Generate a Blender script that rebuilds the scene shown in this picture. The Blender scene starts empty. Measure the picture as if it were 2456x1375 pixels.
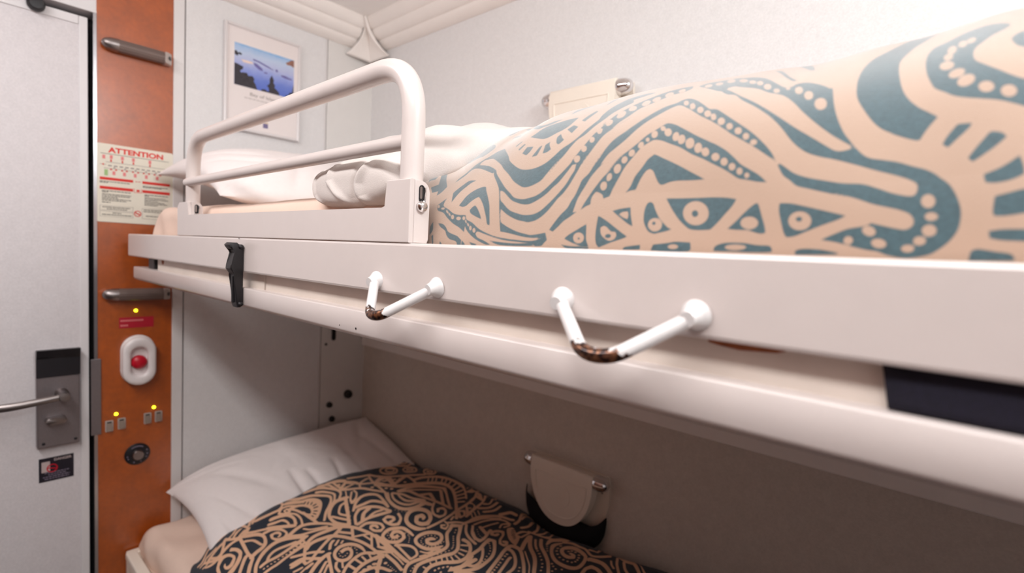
import bpy, bmesh, math, random
import numpy as np
from mathutils import Vector, Matrix, noise
random.seed(7)
S = bpy.context.scene
C = S.collection
PI = math.pi

# ------------------------------------------------------------------ camera
CAM = Vector((1.69, -0.33, 1.40))
def cam_basis(a, b, c):
    fw = Vector((-math.sin(a)*math.cos(b), math.cos(a)*math.cos(b), -math.sin(b)))
    rt = Vector((math.cos(a), math.sin(a), 0)); up = rt.cross(fw)
    r2 = rt*math.cos(c) + up*math.sin(c); u2 = -rt*math.sin(c) + up*math.cos(c)
    return r2, u2, -fw
r2, u2, bk = cam_basis(0.72379579, 0.06209098, 0.04731954)
cd = bpy.data.cameras.new('camera'); cam = bpy.data.objects.new('camera', cd); C.objects.link(cam)
M4 = Matrix((r2, u2, bk)).transposed().to_4x4(); M4.translation = CAM
cam.matrix_world = M4
cd.sensor_width = 36; cd.lens = 1227.187/2456*36
cd.clip_start = 0.01
cd.dof.use_dof = True; cd.dof.focus_distance = 0.64; cd.dof.aperture_fstop = 3.6
S.camera = cam

# ------------------------------------------------------------------ world, lights, exposure
W = bpy.data.worlds.new('world'); S.world = W; W.use_nodes = True
W.node_tree.nodes['Background'].inputs[0].default_value = (0.9, 0.88, 0.9, 1)
W.node_tree.nodes['Background'].inputs[1].default_value = 0.25
def area(name, loc, target, sx, sy, power, col):
    l = bpy.data.lights.new(name, 'AREA'); l.shape = 'RECTANGLE'; l.size = sx; l.size_y = sy
    l.energy = power; l.color = col
    o = bpy.data.objects.new(name, l); C.objects.link(o); o.location = loc
    o.rotation_euler = (Vector(target)-Vector(loc)).to_track_quat('-Z', 'Y').to_euler()
    return o
area('ceiling_lamp_light', (2.22, 0.02, 2.15), (0.15, 0.10, 1.42), 0.5, 0.40, 10.0, (0.95, 0.985, 1.0))
area('aisle_lamp_light', (1.2, -0.70, 2.165), (1.2, -0.15, 0.7), 1.7, 0.22, 15.0, (1.0, 0.98, 0.975))
S.view_settings.view_transform = 'Standard'
S.view_settings.look = 'None'
S.view_settings.exposure = 0.56
S.view_settings.gamma = 1.0
S.view_settings.use_curve_mapping = False
S.cycles.max_bounces = 10; S.cycles.diffuse_bounces = 6

# ------------------------------------------------------------------ materials
def lin(c):
    return tuple(((v/255)/12.92 if v/255 <= 0.04045 else ((v/255+0.055)/1.055)**2.4) for v in c)
def mat(name, rgb, rough=0.5, metal=0.0, var=0.0, vscale=40, bump=0.0, bscale=200, coat=0.0, spec=0.5, emit=0.0, detail=4, var2=None, v2scale=12, sheen=0.0, stretch=None):
    m = bpy.data.materials.new(name); m.use_nodes = True
    nt = m.node_tree; N = nt.nodes; L = nt.links; b = N['Principled BSDF']
    c = lin(rgb)
    b.inputs['Base Color'].default_value = (*c, 1); b.inputs['Roughness'].default_value = rough
    b.inputs['Metallic'].default_value = metal; b.inputs['Coat Weight'].default_value = coat
    b.inputs['Coat Roughness'].default_value = 0.12
    b.inputs['Specular IOR Level'].default_value = spec
    b.inputs['Sheen Weight'].default_value = sheen
    tc = N.new('ShaderNodeTexCoord'); mp = N.new('ShaderNodeMapping'); L.new(tc.outputs['Object'], mp.inputs[0])
    if stretch: mp.inputs['Scale'].default_value = stretch
    if var or bump or var2:
        n = N.new('ShaderNodeTexNoise'); n.inputs['Scale'].default_value = vscale; n.inputs['Detail'].default_value = detail
        L.new(mp.outputs[0], n.inputs['Vector'])
        r = N.new('ShaderNodeMapRange'); r.inputs[1].default_value = 0.3; r.inputs[2].default_value = 0.7
        r.inputs[3].default_value = 1-var; r.inputs[4].default_value = 1+var
        L.new(n.outputs['Fac'], r.inputs[0])
        fac = r.outputs[0]
        if var2:
            n2 = N.new('ShaderNodeTexNoise'); n2.inputs['Scale'].default_value = v2scale; n2.inputs['Detail'].default_value = 5
            L.new(mp.outputs[0], n2.inputs['Vector'])
            q = N.new('ShaderNodeMapRange'); q.inputs[1].default_value = 0.3; q.inputs[2].default_value = 0.7
            q.inputs[3].default_value = 1-var2; q.inputs[4].default_value = 1+var2
            L.new(n2.outputs['Fac'], q.inputs[0])
            mm = N.new('ShaderNodeMath'); mm.operation = 'MULTIPLY'; L.new(fac, mm.inputs[0]); L.new(q.outputs[0], mm.inputs[1]); fac = mm.outputs[0]
        h = N.new('ShaderNodeHueSaturation'); h.inputs['Color'].default_value = (*c, 1); L.new(fac, h.inputs['Value'])
        L.new(h.outputs[0], b.inputs['Base Color'])
    if bump:
        n3 = N.new('ShaderNodeTexNoise'); n3.inputs['Scale'].default_value = bscale; n3.inputs['Detail'].default_value = 3
        L.new(mp.outputs[0], n3.inputs['Vector'])
        bp = N.new('ShaderNodeBump'); bp.inputs['Strength'].default_value = bump; bp.inputs['Distance'].default_value = 0.002
        L.new(n3.outputs['Fac'], bp.inputs['Height']); L.new(bp.outputs[0], b.inputs['Normal'])
    if emit:
        b.inputs['Emission Color'].default_value = (*c, 1); b.inputs['Emission Strength'].default_value = emit
    return m
MT = {}
MT['wall'] = mat('grey_laminate', (226, 225, 225), 0.55, var=0.045, vscale=260, var2=0.02, v2scale=60, bump=0.12, bscale=300)
MT['wall_low'] = mat('beige_laminate', (212, 202, 192), 0.55, var=0.05, vscale=260, var2=0.03, v2scale=50, bump=0.12, bscale=300)
MT['wall_smooth'] = mat('white_board', (226, 224, 221), 0.45, var=0.01, vscale=30)
MT['door'] = mat('door_laminate', (214, 209, 211), 0.5, var=0.05, vscale=210, var2=0.025, v2scale=50, bump=0.12, bscale=260)
MT['doortrim'] = mat('door_edging', (221, 218, 219), 0.4, var=0.01)
MT['orange'] = mat('orange_veneer', (166, 75, 0), 0.5, var=0.09, vscale=90, var2=0.12, v2scale=22, detail=7, spec=0.2, coat=1.0)
MT['orange'].node_tree.nodes['Principled BSDF'].inputs['Coat Roughness'].default_value = 0.29
MT['orange'].node_tree.nodes['Principled BSDF'].inputs['Coat IOR'].default_value = 1.75
MT['bounce_brown'] = mat('warm_bounce_brown', (104, 68, 54), 0.5, var=0.1, vscale=60)  # invented tone for the unseen aisle wall, dark and warm to shape bounced light
MT['trim'] = mat('pale_trim', (224, 221, 220), 0.45, var=0.01)
MT['crown'] = mat('cream_cornice', (246, 240, 235), 0.5, var=0.012, vscale=20)
MT['ceiling'] = mat('ceiling_board', (250, 247, 244), 0.6, var=0.015, vscale=30)
MT['floor'] = mat('floor_carpet', (40, 30, 30), 0.9, var=0.3, vscale=300)
MT['dark'] = mat('dark_gap', (22, 18, 20), 0.8, var=0.1)
MT['jamb'] = mat('steel_jamb', (190, 188, 192), 0.22, metal=1.0, var=0.05, vscale=30)
MT['steel'] = mat('satin_steel', (150, 142, 140), 0.38, metal=1.0, var=0.04, vscale=200, stretch=(1, 1, 20))
MT['steel_plate'] = mat('lock_plate_steel', (138, 130, 132), 0.42, metal=0.75, var=0.05, vscale=300)
MT['chrome'] = mat('chrome', (225, 222, 222), 0.08, metal=1.0, var=0.01)
MT['paint'] = mat('white_gloss_paint', (216, 205, 201), 0.32, var=0.012, vscale=35, bump=0.05, bscale=60, coat=0.25)
MT['rail_inner'] = mat('cream_inner_panel', (216, 204, 194), 0.5, var=0.05, vscale=20)
MT['rubber'] = mat('black_rubber', (24, 21, 24), 0.45, var=0.15, vscale=120, bump=0.1)
MT['black'] = mat('black_plastic', (22, 20, 26), 0.35, var=0.1)
MT['navy'] = mat('navy_fabric', (20, 16, 34), 0.9, var=0.25, vscale=500, bump=0.3, bscale=700)
MT['net'] = mat('black_net_cloth', (10, 9, 15), 0.9, var=0.3, vscale=400, bump=0.3, bscale=600)
MT['linen'] = mat('white_linen', (240, 232, 230), 0.85, var=0.012, vscale=120, bump=0.25, bscale=900, sheen=0.1)
MT['linen_grey'] = mat('white_cotton_reverse', (212, 203, 198), 0.85, var=0.015, vscale=120, bump=0.25, bscale=900, sheen=0.1)
MT['sheet'] = mat('cream_sheet', (232, 206, 190), 0.85, var=0.012, vscale=100, bump=0.2, bscale=900)
MT['cream'] = mat('cream_plastic', (238, 228, 215), 0.42, var=0.012, vscale=30)
MT['white_plastic'] = mat('white_plastic', (232, 225, 224), 0.35, var=0.01)
MT['red'] = mat('red_plastic', (190, 14, 40), 0.35, var=0.03)
MT['red_label'] = mat('red_label', (176, 16, 42), 0.5, var=0.04)
MT['pink_ink'] = mat('pale_pink_ink', (226, 130, 130), 0.6, var=0.02)
MT['red_ink'] = mat('red_ink', (214, 44, 34), 0.6, var=0.03)
MT['black_ink'] = mat('dark_ink', (58, 52, 50), 0.7, var=0.05)
MT['grey_ink'] = mat('grey_ink', (150, 142, 138), 0.7, var=0.05)
MT['green_ink'] = mat('green_ink', (160, 190, 130), 0.7, var=0.05)
MT['paper'] = mat('cream_notice', (226, 220, 204), 0.5, var=0.01)
MT['poster'] = mat('poster_paper', (236, 228, 226), 0.3, var=0.006, coat=0.15)
MT['poster_dark'] = mat('print_tree_silhouette', (52, 48, 56), 0.4, var=0.25, vscale=120)
MT['poster_violet'] = mat('print_far_shore', (112, 108, 170), 0.4, var=0.1, vscale=200)
MT['poster_pale'] = mat('print_lit_roof', (238, 216, 206), 0.4, var=0.05, vscale=100)
MT['poster_brown'] = mat('print_brown_cliff', (150, 106, 92), 0.4, var=0.25, vscale=150)
MT['poster_logo'] = mat('print_logo_blue', (120, 112, 150), 0.5, var=0.05)
MT['poster_sand'] = mat('print_logo_sand', (222, 204, 180), 0.5, var=0.05)
MT['frame'] = mat('silver_white_frame', (226, 222, 222), 0.3, metal=0.25, var=0.01)
MT['sticker'] = mat('dark_sticker', (20, 16, 30), 0.45, var=0.1)
MT['sticker_white'] = mat('pale_sticker_ink', (190, 172, 170), 0.6, var=0.05)
MT['sticker_lilac'] = mat('dim_lilac_ink', (128, 116, 134), 0.6, var=0.08)
MT['switch'] = mat('aluminium_switch', (158, 142, 130), 0.45, metal=0.5, var=0.04, vscale=200)
MT['led'] = mat('green_led', (214, 226, 30), 0.3, emit=6.0)
MT['rust'] = mat('rust_stain', (150, 84, 50), 0.8, var=0.2, vscale=150)

def paint_chipped(name, centres):
    """white paint worn through to bare brown steel around the given object-space points"""
    m = mat(name, (226, 222, 221), 0.3, coat=0.3, var=0.008)
    nt = m.node_tree; N = nt.nodes; L = nt.links; b = N['Principled BSDF']
    at = N.new('ShaderNodeAttribute'); at.attribute_name = 'wear'
    tc = N.new('ShaderNodeTexCoord')
    n = N.new('ShaderNodeTexNoise'); n.inputs['Scale'].default_value = 160; n.inputs['Detail'].default_value = 6
    L.new(tc.outputs['Object'], n.inputs['Vector'])
    ad = N.new('ShaderNodeMath'); ad.operation = 'ADD'; L.new(at.outputs['Fac'], ad.inputs[0]); L.new(n.outputs['Fac'], ad.inputs[1])
    r = N.new('ShaderNodeMapRange'); r.inputs[1].default_value = 1.0; r.inputs[2].default_value = 1.03; L.new(ad.outputs[0], r.inputs[0])
    n2 = N.new('ShaderNodeTexNoise'); n2.inputs['Scale'].default_value = 220; L.new(tc.outputs['Object'], n2.inputs['Vector'])
    cr = N.new('ShaderNodeValToRGB'); cr.color_ramp.elements[0].color = (*lin((44, 30, 30)), 1); cr.color_ramp.elements[1].color = (*lin((150, 102, 74)), 1)
    cr.color_ramp.elements[0].position = 0.42; cr.color_ramp.elements[1].position = 0.66
    L.new(n2.outputs['Fac'], cr.inputs[0])
    mx = N.new('ShaderNodeMix'); mx.data_type = 'RGBA'; L.new(r.outputs[0], mx.inputs['Factor'])
    src = b.inputs['Base Color'].links[0].from_socket
    L.new(src, mx.inputs['A']); L.new(cr.outputs[0], mx.inputs['B']); L.new(mx.outputs['Result'], b.inputs['Base Color'])
    me = N.new('ShaderNodeMath'); me.operation = 'MULTIPLY'; me.inputs[1].default_value = 0.7; L.new(r.outputs[0], me.inputs[0]); L.new(me.outputs[0], b.inputs['Metallic'])
    return m
MT['hook'] = paint_chipped('chipped_white_paint', None)

def print_material(name, light, dark, sheen):
    """cotton print: the float attribute 'print' (signed distance to the motif outline) chooses between two inks"""
    m = mat(name, light, 0.85, bump=0.2, bscale=1200, sheen=sheen)
    nt = m.node_tree; N = nt.nodes; L = nt.links; b = N['Principled BSDF']
    at = N.new('ShaderNodeAttribute'); at.attribute_name = 'print'
    r = N.new('ShaderNodeMapRange'); r.inputs[1].default_value = -0.0004; r.inputs[2].default_value = 0.0004
    L.new(at.outputs['Fac'], r.inputs[0])
    tc = N.new('ShaderNodeTexCoord'); n = N.new('ShaderNodeTexNoise'); n.inputs['Scale'].default_value = 350; n.inputs['Detail'].default_value = 5
    L.new(tc.outputs['Object'], n.inputs['Vector'])
    h = N.new('ShaderNodeMapRange'); h.inputs[1].default_value = 0.3; h.inputs[2].default_value = 0.7; h.inputs[3].default_value = 0.85; h.inputs[4].default_value = 1.2
    L.new(n.outputs['Fac'], h.inputs[0])
    hs = N.new('ShaderNodeHueSaturation'); hs.inputs['Color'].default_value = (*lin(dark), 1); L.new(h.outputs[0], hs.inputs['Value'])
    mx = N.new('ShaderNodeMix'); mx.data_type = 'RGBA'; mx.inputs['A'].default_value = (*lin(light), 1)
    L.new(r.outputs[0], mx.inputs['Factor']); L.new(hs.outputs[0], mx.inputs['B']); L.new(mx.outputs['Result'], b.inputs['Base Color'])
    return m
MT['duvet'] = print_material('tan_teal_print', (174, 146, 126), (54, 80, 88), 1.0)
MT['duvet_low'] = print_material('tan_navy_print', (228, 182, 148), (30, 38, 50), 0.12)

# ------------------------------------------------------------------ object helpers
def tag(o, label=None, cat=None, group=None, kind=None):
    if label: o['label'] = label
    if cat: o['category'] = cat
    if group: o['group'] = group
    if kind: o['kind'] = kind
    return o
def thing(name, label, cat, loc=(0, 0, 0), group=None):
    o = bpy.data.objects.new(name, None); C.objects.link(o); o.location = loc; o.empty_display_size = 0.05
    return tag(o, label, cat, group)
def obj(name, bm, m, parent=None, smooth=False, loc=None, sharp=None):
    me = bpy.data.meshes.new(name)
    bmesh.ops.recalc_face_normals(bm, faces=bm.faces[:])
    if smooth:
        for f in bm.faces: f.smooth = True
        a = sharp or math.radians(40)
        for e in bm.edges:
            if len(e.link_faces) == 2 and e.calc_face_angle(0) > a: e.smooth = False
    bm.to_mesh(me); bm.free()
    o = bpy.data.objects.new(name, me); C.objects.link(o)
    if isinstance(m, (list, tuple)):
        for k in m: me.materials.append(k)
    else: me.materials.append(m)
    if parent:
        o.parent = parent
        p = parent; off = Vector((0, 0, 0))
        while p: off += Vector(p.location); p = p.parent
        me.transform(Matrix.Translation(-off))     # geometry is authored in room coordinates
    elif loc is not None:
        me.transform(Matrix.Translation(-Vector(loc))); o.location = loc
    return o
def struct(name, bm, m, parent=None, smooth=False):
    o = obj(name, bm, m, parent, smooth)
    if not parent: o['kind'] = 'structure'
    return o
def box(bm, x0, x1, y0, y1, z0, z1, bev=0.0, seg=2):
    r = bmesh.ops.create_cube(bm, size=1.0)
    vs = r['verts']
    for v in vs:
        v.co = Vector((x0+(v.co.x+.5)*(x1-x0), y0+(v.co.y+.5)*(y1-y0), z0+(v.co.z+.5)*(z1-z0)))
    if bev:
        es = list({e for v in vs for e in v.link_edges})
        bmesh.ops.bevel(bm, geom=es, offset=bev, segments=seg, profile=0.5, affect='EDGES')
    return bm
def B(x0, x1, y0, y1, z0, z1, bev=0.0, seg=2):
    return box(bmesh.new(), x0, x1, y0, y1, z0, z1, bev, seg)
def prism(bm, pts, axis, a0, a1, bev=0.0, seg=2):
    """extrude a 2-D outline: axis 'x' takes (y,z), 'y' takes (x,z), 'z' takes (x,y)"""
    def P(p, a):
        return {'x': (a, p[0], p[1]), 'y': (p[0], a, p[1]), 'z': (p[0], p[1], a)}[axis]
    f0 = [bm.verts.new(P(p, a0)) for p in pts]; f1 = [bm.verts.new(P(p, a1)) for p in pts]
    n = len(pts)
    bm.faces.new(f0); bm.faces.new(f1[::-1])
    for i in range(n): bm.faces.new((f0[i], f0[(i+1) % n], f1[(i+1) % n], f1[i]))
    if bev:
        es = [e for e in bm.edges if (e.verts[0] in f1 and e.verts[1] in f1) or (e.verts[0] in f0 and e.verts[1] in f0)]
        bmesh.ops.bevel(bm, geom=es, offset=bev, segments=seg, profile=0.5, affect='EDGES')
    return bm
def smooth_path(pts, r, n=8):
    """round the corners of a polyline"""
    P = [Vector(p) for p in pts]; out = [P[0]]
    for i in range(1, len(P)-1):
        a = (P[i-1]-P[i]); b = (P[i+1]-P[i]); ra = min(r, a.length*.49, b.length*.49)
        p0 = P[i]+a.normalized()*ra; p1 = P[i]+b.normalized()*ra
        for k in range(n+1):
            t = k/n; out.append((1-t)**2*p0+2*t*(1-t)*P[i]+t*t*p1)
    out.append(P[-1]); return out
def tube(bm, pts, rad, seg=20, cap=True, sx=1.0, up=None):
    P = [Vector(p) for p in pts]; n = len(P)
    rads = rad if isinstance(rad, (list, tuple)) else [rad]*n
    ref = Vector(up) if up else None
    rings = []; nrm = None
    for i in range(n):
        t = (P[min(i+1, n-1)]-P[max(i-1, 0)]).normalized()
        if nrm is None:
            a = ref if ref else (Vector((0, 0, 1)) if abs(t.z) < .9 else Vector((1, 0, 0)))
            nrm = (a-t*a.dot(t)).normalized()
        else: nrm = (nrm-t*nrm.dot(t)).normalized()
        b = t.cross(nrm)
        rings.append([bm.verts.new(P[i]+(nrm*math.cos(2*PI*k/seg)+b*math.sin(2*PI*k/seg)*sx)*rads[i]) for k in range(seg)])
    for i in range(n-1):
        for k in range(seg):
            bm.faces.new((rings[i][k], rings[i][(k+1) % seg], rings[i+1][(k+1) % seg], rings[i+1][k]))
    if cap:
        bm.faces.new(rings[0][::-1]); bm.faces.new(rings[-1])
    return bm
def lathe(bm, prof, origin, axis, seg=28):
    """prof: list of (radius, distance along axis)"""
    ax = Vector(axis).normalized(); a = Vector((0, 0, 1)) if abs(ax.z) < .9 else Vector((1, 0, 0))
    u = (a-ax*a.dot(ax)).normalized(); v = ax.cross(u); o = Vector(origin)
    rings = []
    for r, h in prof:
        if r < 1e-6: rings.append([bm.verts.new(o+ax*h)])
        else: rings.append([bm.verts.new(o+ax*h+(u*math.cos(2*PI*k/seg)+v*math.sin(2*PI*k/seg))*r) for k in range(seg)])
    for i in range(len(rings)-1):
        A, Bq = rings[i], rings[i+1]
        for k in range(seg):
            k2 = (k+1) % seg
            if len(A) == 1 and len(Bq) == 1: continue
            if len(A) == 1: bm.faces.new((A[0], Bq[k2], Bq[k]))
            elif len(Bq) == 1: bm.faces.new((A[k], A[k2], Bq[0]))
            else: bm.faces.new((A[k], A[k2], Bq[k2], Bq[k]))
    if len(rings[0]) > 1: bm.faces.new(rings[0][::-1])
    if len(rings[-1]) > 1: bm.faces.new(rings[-1])
    return bm
def disc_dome(r, h, n=8, base=0.0):
    return [(r, 0), (r, base)]+[(r*math.cos(PI/2*k/n), base+h*math.sin(PI/2*k/n)) for k in range(1, n)]+[(0, base+h)]
def grid_surface(bm, fn, nu, nv, wrap_u=False):
    V = [[bm.verts.new(fn(i/(nu if wrap_u else nu-1), j/(nv-1))) for j in range(nv)] for i in range(nu)]
    for i in range(nu if wrap_u else nu-1):
        for j in range(nv-1):
            i2 = (i+1) % nu
            bm.faces.new((V[i][j], V[i2][j], V[i2][j+1], V[i][j+1]))
    return V
def nz(x, y, z, s=1.0): return noise.noise(Vector((x*s, y*s, z*s)))
def ss(a, b, x):
    t = min(1, max(0, (x-a)/(b-a))); return t*t*(3-2*t)
def interp(tab, x):
    if x <= tab[0][0]: return tab[0][1]
    for (a, va), (b, vb) in zip(tab, tab[1:]):
        if x <= b:
            t = (x-a)/(b-a); return va+(vb-va)*t*t*(3-2*t)
    return tab[-1][1]
def stadium(cy, cz, w, h, n=14):
    """rounded oblong outline in (y,z), w wide, h tall"""
    r = w/2; d = h/2-r; out = []
    for k in range(n+1):
        a = PI*k/n; out.append((cy+r*math.cos(a), cz+d+r*math.sin(a)))
    for k in range(n+1):
        a = PI+PI*k/n; out.append((cy+r*math.cos(a), cz-d+r*math.sin(a)))
    return out
def rrect(c0, c1, w, h, r, n=5):
    out = []
    for sx, sy, a0 in ((1, 1, 0), (-1, 1, PI/2), (-1, -1, PI), (1, -1, 3*PI/2)):
        for k in range(n+1):
            a = a0+PI/2*k/n
            out.append((c0+sx*(w/2-r)+r*math.cos(a), c1+sy*(h/2-r)+r*math.sin(a)))
    return out
def text(name, s, size, y, z, x, m, parent, width=None, rot=0.0, align='LEFT', bold=0.0):
    """lettering on the end wall, reading along +y, as a mesh"""
    cu = bpy.data.curves.new(name, 'FONT'); cu.body = s; cu.size = size; cu.align_x = align; cu.extrude = 0.0002; cu.offset = bold
    t = bpy.data.objects.new(name, cu); C.objects.link(t)
    dg = bpy.context.evaluated_depsgraph_get(); me = bpy.data.meshes.new_from_object(t.evaluated_get(dg))
    C.objects.unlink(t); bpy.data.objects.remove(t)
    me.name = name
    sc = 1.0
    if width:
        xs = [v.co.x for v in me.vertices]; sc = width/(max(xs)-min(xs))
    p = parent; off = Vector((0, 0, 0))
    while p: off += Vector(p.location); p = p.parent
    for v in me.vertices:
        a, b, c = v.co.x*sc, v.co.y, v.co.z
        v.co = Vector((x+c, y+a, z+b))-off
    me.materials.append(m)
    o = bpy.data.objects.new(name, me); C.objects.link(o); o.parent = parent
    return o
def flat(name, polys, x, m, parent, t=0.0004):
    """thin printed shapes on the end wall from (y,z) outlines"""
    bm = bmesh.new()
    for p in polys: prism(bm, p, 'x', x, x+t)
    return obj(name, bm, m, parent)
def rect(y0, y1, z0, z1): return [(y0, z0), (y1, z0), (y1, z1), (y0, z1)]

YB = 0.751          # back wall
ZC = 2.19           # ceiling
XF = 2.35           # far end of the cabin
YA = -0.95          # aisle wall

# ------------------------------------------------------------------ setting
struct('floor', B(-0.1, XF+.05, YA-.05, YB+.05, -0.05, 0), MT['floor'])
struct('ceiling', B(-0.1, XF+.05, YA-.05, YB+.05, ZC, ZC+.05), MT['ceiling'])
struct('wall_back', B(-0.1, XF+.05, YB, YB+.05, 0, ZC), MT['wall'])
struct('wall_back_panel', B(0.0, XF, YB-.003, YB, 0, 1.04), MT['wall_low'])
struct('wall_aisle', B(-0.1, XF+.05, YA-.05, YA, 0, ZC), MT['bounce_brown'])
struct('wall_window', B(XF, XF+.05, YA, YB, 0, ZC), MT['wall'])
struct('wall_black_backing', B(-0.1, -0.06, YA, YB, 0, ZC), MT['dark'])  # black backing sheet added so the slits around the door look shaded
we = struct('wall_end', B(-0.06, 0, 0.148, 0.5655, 0, ZC), MT['wall'])
struct('trim_1', B(-0.06, 0.0015, 0.5655, 0.5715, 0, ZC), MT['trim'])
struct('wall_corner', B(-0.06, 0, 0.575, YB, 0, ZC), MT['wall_smooth'])
struct('wall_entry', B(-0.06, 0, -0.050, 0.118, 0, ZC), MT['orange'])
struct('trim_2', B(-0.06, 0.004, 0.118, 0.1445, 0, ZC, 0.0015), MT['trim'])
struct('trim_3', B(-0.06, 0.002, -0.057, -0.050, 0, 1.957), MT['jamb'])
hd = bmesh.new(); box(hd, -0.06, 0, YA, -0.050, 1.957, ZC); box(hd, 0, 0.004, YA, -0.050, 1.957, 1.9625, 0.001)
box(hd, -0.001, 0.002, YA, -0.075, 1.985, ZC-.02, 0.001)
struct('wall_header', hd, MT['doortrim'])

# door leaf, its edging and lock
dr = struct('door_1', B(-0.045, -0.004, YA, -0.067, 0.01, 1.941, 0.002), MT['door'])
tb = bmesh.new()
box(tb, -0.006, -0.001, -0.084, -0.067, 0.01, 1.941, 0.0015)
box(tb, -0.006, -0.001, YA, -0.0845, 1.920, 1.941, 0.0015)
obj('edge_trim', tb, MT['doortrim'], dr)
obj('door_stop', lathe(bmesh.new(), [(0.016, 0), (0.017, .006), (0.0165, .016), (0.013, .021), (0, .022)], (-0.001, -0.163, 1.936), (1, 0, 0)), MT['rubber'], dr, True)
lk = obj('lock_plate', B(-0.004, 0.016, -0.170, -0.088, 0.866, 1.110, 0.0025, 2), MT['steel_plate'], dr)
rd = bmesh.new()
prism(rd, [(0.016, 1.113), (0.030, 1.113), (0.023, 1.096), (0.0185, 1.090), (0.0185, 1.044), (0.016, 1.043)], 'y', -0.1705, -0.0875, 0.001)
obj('card_reader', rd, MT['black'], lk)
lv = bmesh.new()
lathe(lv, [(0.0135, 0), (0.0135, .012), (0.011, .016), (0.0105, .036), (0.012, .046), (0.0095, .052), (0, .053)], (0.016, -0.124, 1.000), (1, 0, 0))
lp = smooth_path([(0.058, -0.126, 1.000), (0.060, -0.165, 0.996), (0.058, -0.215, 0.991), (0.048, -0.262, 0.989), (0.030, -0.275, 0.989)], 0.02)
tube(lv, lp, [0.0085+0.002*i/len(lp) for i in range(len(lp))], 16, sx=0.75)
obj('lever_handle', lv, MT['steel'], lk, True)
tt = bmesh.new(); prism(tt, rrect(-0.136, 0.936, 0.040, 0.0165, 0.008), 'x', 0.016, 0.038, 0.003)
obj('thumb_turn', tt, MT['steel'], lk, True)
sc = bmesh.new()
for yy in (-0.158, -0.097): lathe(sc, [(0.0035, 0), (0.0035, .001), (0.001, .0016), (0, .001)], (0.016, yy, 0.877), (1, 0, 0), 12)
obj('screw', sc, MT['black'], lk)
# strike plate on the jamb
obj('strike_plate', B(0.0, 0.0045, -0.064, -0.043, 0.872, 1.075, 0.001), MT['steel_plate'])
tag(bpy.data.objects['strike_plate'], 'tall grey metal strike plate on jamb beside the door lock', 'plate')

# danger sticker
st = thing('warning_sticker', 'small dark DANGER sticker with red no smoking ring on door below lock', 'sticker', (-0.004, -0.131, 0.80))
obj('backing', B(-0.004, -0.0034, -0.1655, -0.0985, 0.7725, 0.8335), MT['sticker'], st)
flat('picture_panel', [rect(-0.1605, -0.1445, 0.797, 0.824)], -0.0034, MT['sticker_white'], st)
text('lettering', 'DANGER', 0.0085, -0.137, 0.8235, -0.0033, MT['sticker_white'], st, width=0.034, bold=0.0002)
rg = bmesh.new()
nn = 28
for k in range(nn):
    a, b2 = 2*PI*k/nn, 2*PI*(k+1)/nn
    cyy, czz, ro, ri = -0.1405, 0.8055, 0.0108, 0.0082
    prism(rg, [(cyy+ro*math.cos(a), czz+ro*math.sin(a)), (cyy+ro*math.cos(b2), czz+ro*math.sin(b2)), (cyy+ri*math.cos(b2), czz+ri*math.sin(b2)), (cyy+ri*math.cos(a), czz+ri*math.sin(a))], 'x', -0.0029, -0.0025)
prism(rg, [(cyy-.0085, czz+.0005), (cyy-.0065, czz+.003), (cyy+.0085, czz-.001), (cyy+.0065, czz-.003)], 'x', -0.0029, -0.0025)
obj('no_smoking_ring', rg, MT['red'], st)
rows = []
for i, (ya, ybb) in enumerate(((-0.155, -0.108), (-0.148, -0.114), (-0.158, -0.106), (-0.155, -0.108))):
    y = ya; zz = 0.7935-i*0.0052
    while y < ybb:
        w = random.uniform(0.003, 0.008); rows.append(rect(y, min(y+w, ybb), zz, zz+0.0021)); y += w+0.0015
flat('small_print', rows, -0.0034, MT['sticker_lilac'], st)

# ------------------------------------------------------------------ things on the orange panel
def grab_handle(name, z, label, yr=(-0.043, 0.105)):
    t = thing(name, label, 'handle', (0, (yr[0]+yr[1])/2, z), 'grab handles on the orange panel')
    y0, y1 = yr; r = 0.0165; xc = 0.016
    bar = bmesh.new(); tube(bar, [(xc, y0+.033, z), (xc, y1-.013, z)], r, 28)
    for k in range(6):
        a = -0.9+k*0.36
        tube(bar, [(xc+(r+.0002)*math.cos(a), y0+.034, z+(r+.0002)*math.sin(a)), (xc+(r+.0002)*math.cos(a), y1-.014, z+(r+.0002)*math.sin(a))], 0.0009, 6)
    obj('grip', bar, MT['grip'], t, True)
    prof = [(r*1.02, 0)]+[(r*1.02*math.cos(PI/2*(k/10)**1.25), .034*math.sin(PI/2*k/10)) for k in range(1, 10)]+[(0, .034)]
    obj('end_cap', lathe(bmesh.new(), prof, (xc, y0+.034, z), (0, -1, 0)), MT['steel'], t, True)
    cap = bmesh.new(); prism(cap, [(0.0, y1-.014), (xc+r*1.02, y1-.014), (xc+r*.75, y1-.004), (xc+.004, y1+.004), (0, y1+.006)], 'z', z-.0155, z+.0155, 0.004, 3)
    e = obj('end_cap', cap, MT['frame_grey'], t, True)
    obj('screw_hole', lathe(bmesh.new(), [(0.0055, 0), (0.0055, .0012), (0.003, .0014), (0, .0004)], (xc+.0095, y1-.0022, z), (0.75, 0.8, 0)), MT['black'], e, True)
    bs = bmesh.new(); box(bs, 0, 0.008, y0+.01, y1+.002, z-.0125, z+.0125, .003); obj('base', bs, MT['steel'], t)
MT['grip'] = mat('ribbed_grey_grip', (122, 106, 100), 0.5, metal=0.45, var=0.03, vscale=300)
MT['frame_grey'] = mat('pale_metal_cap', (196, 186, 180), 0.4, metal=0.4, var=0.02)
grab_handle('grab_handle', 1.888, 'grey metal grab handle high on orange panel above the ATTENTION notice')
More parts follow.
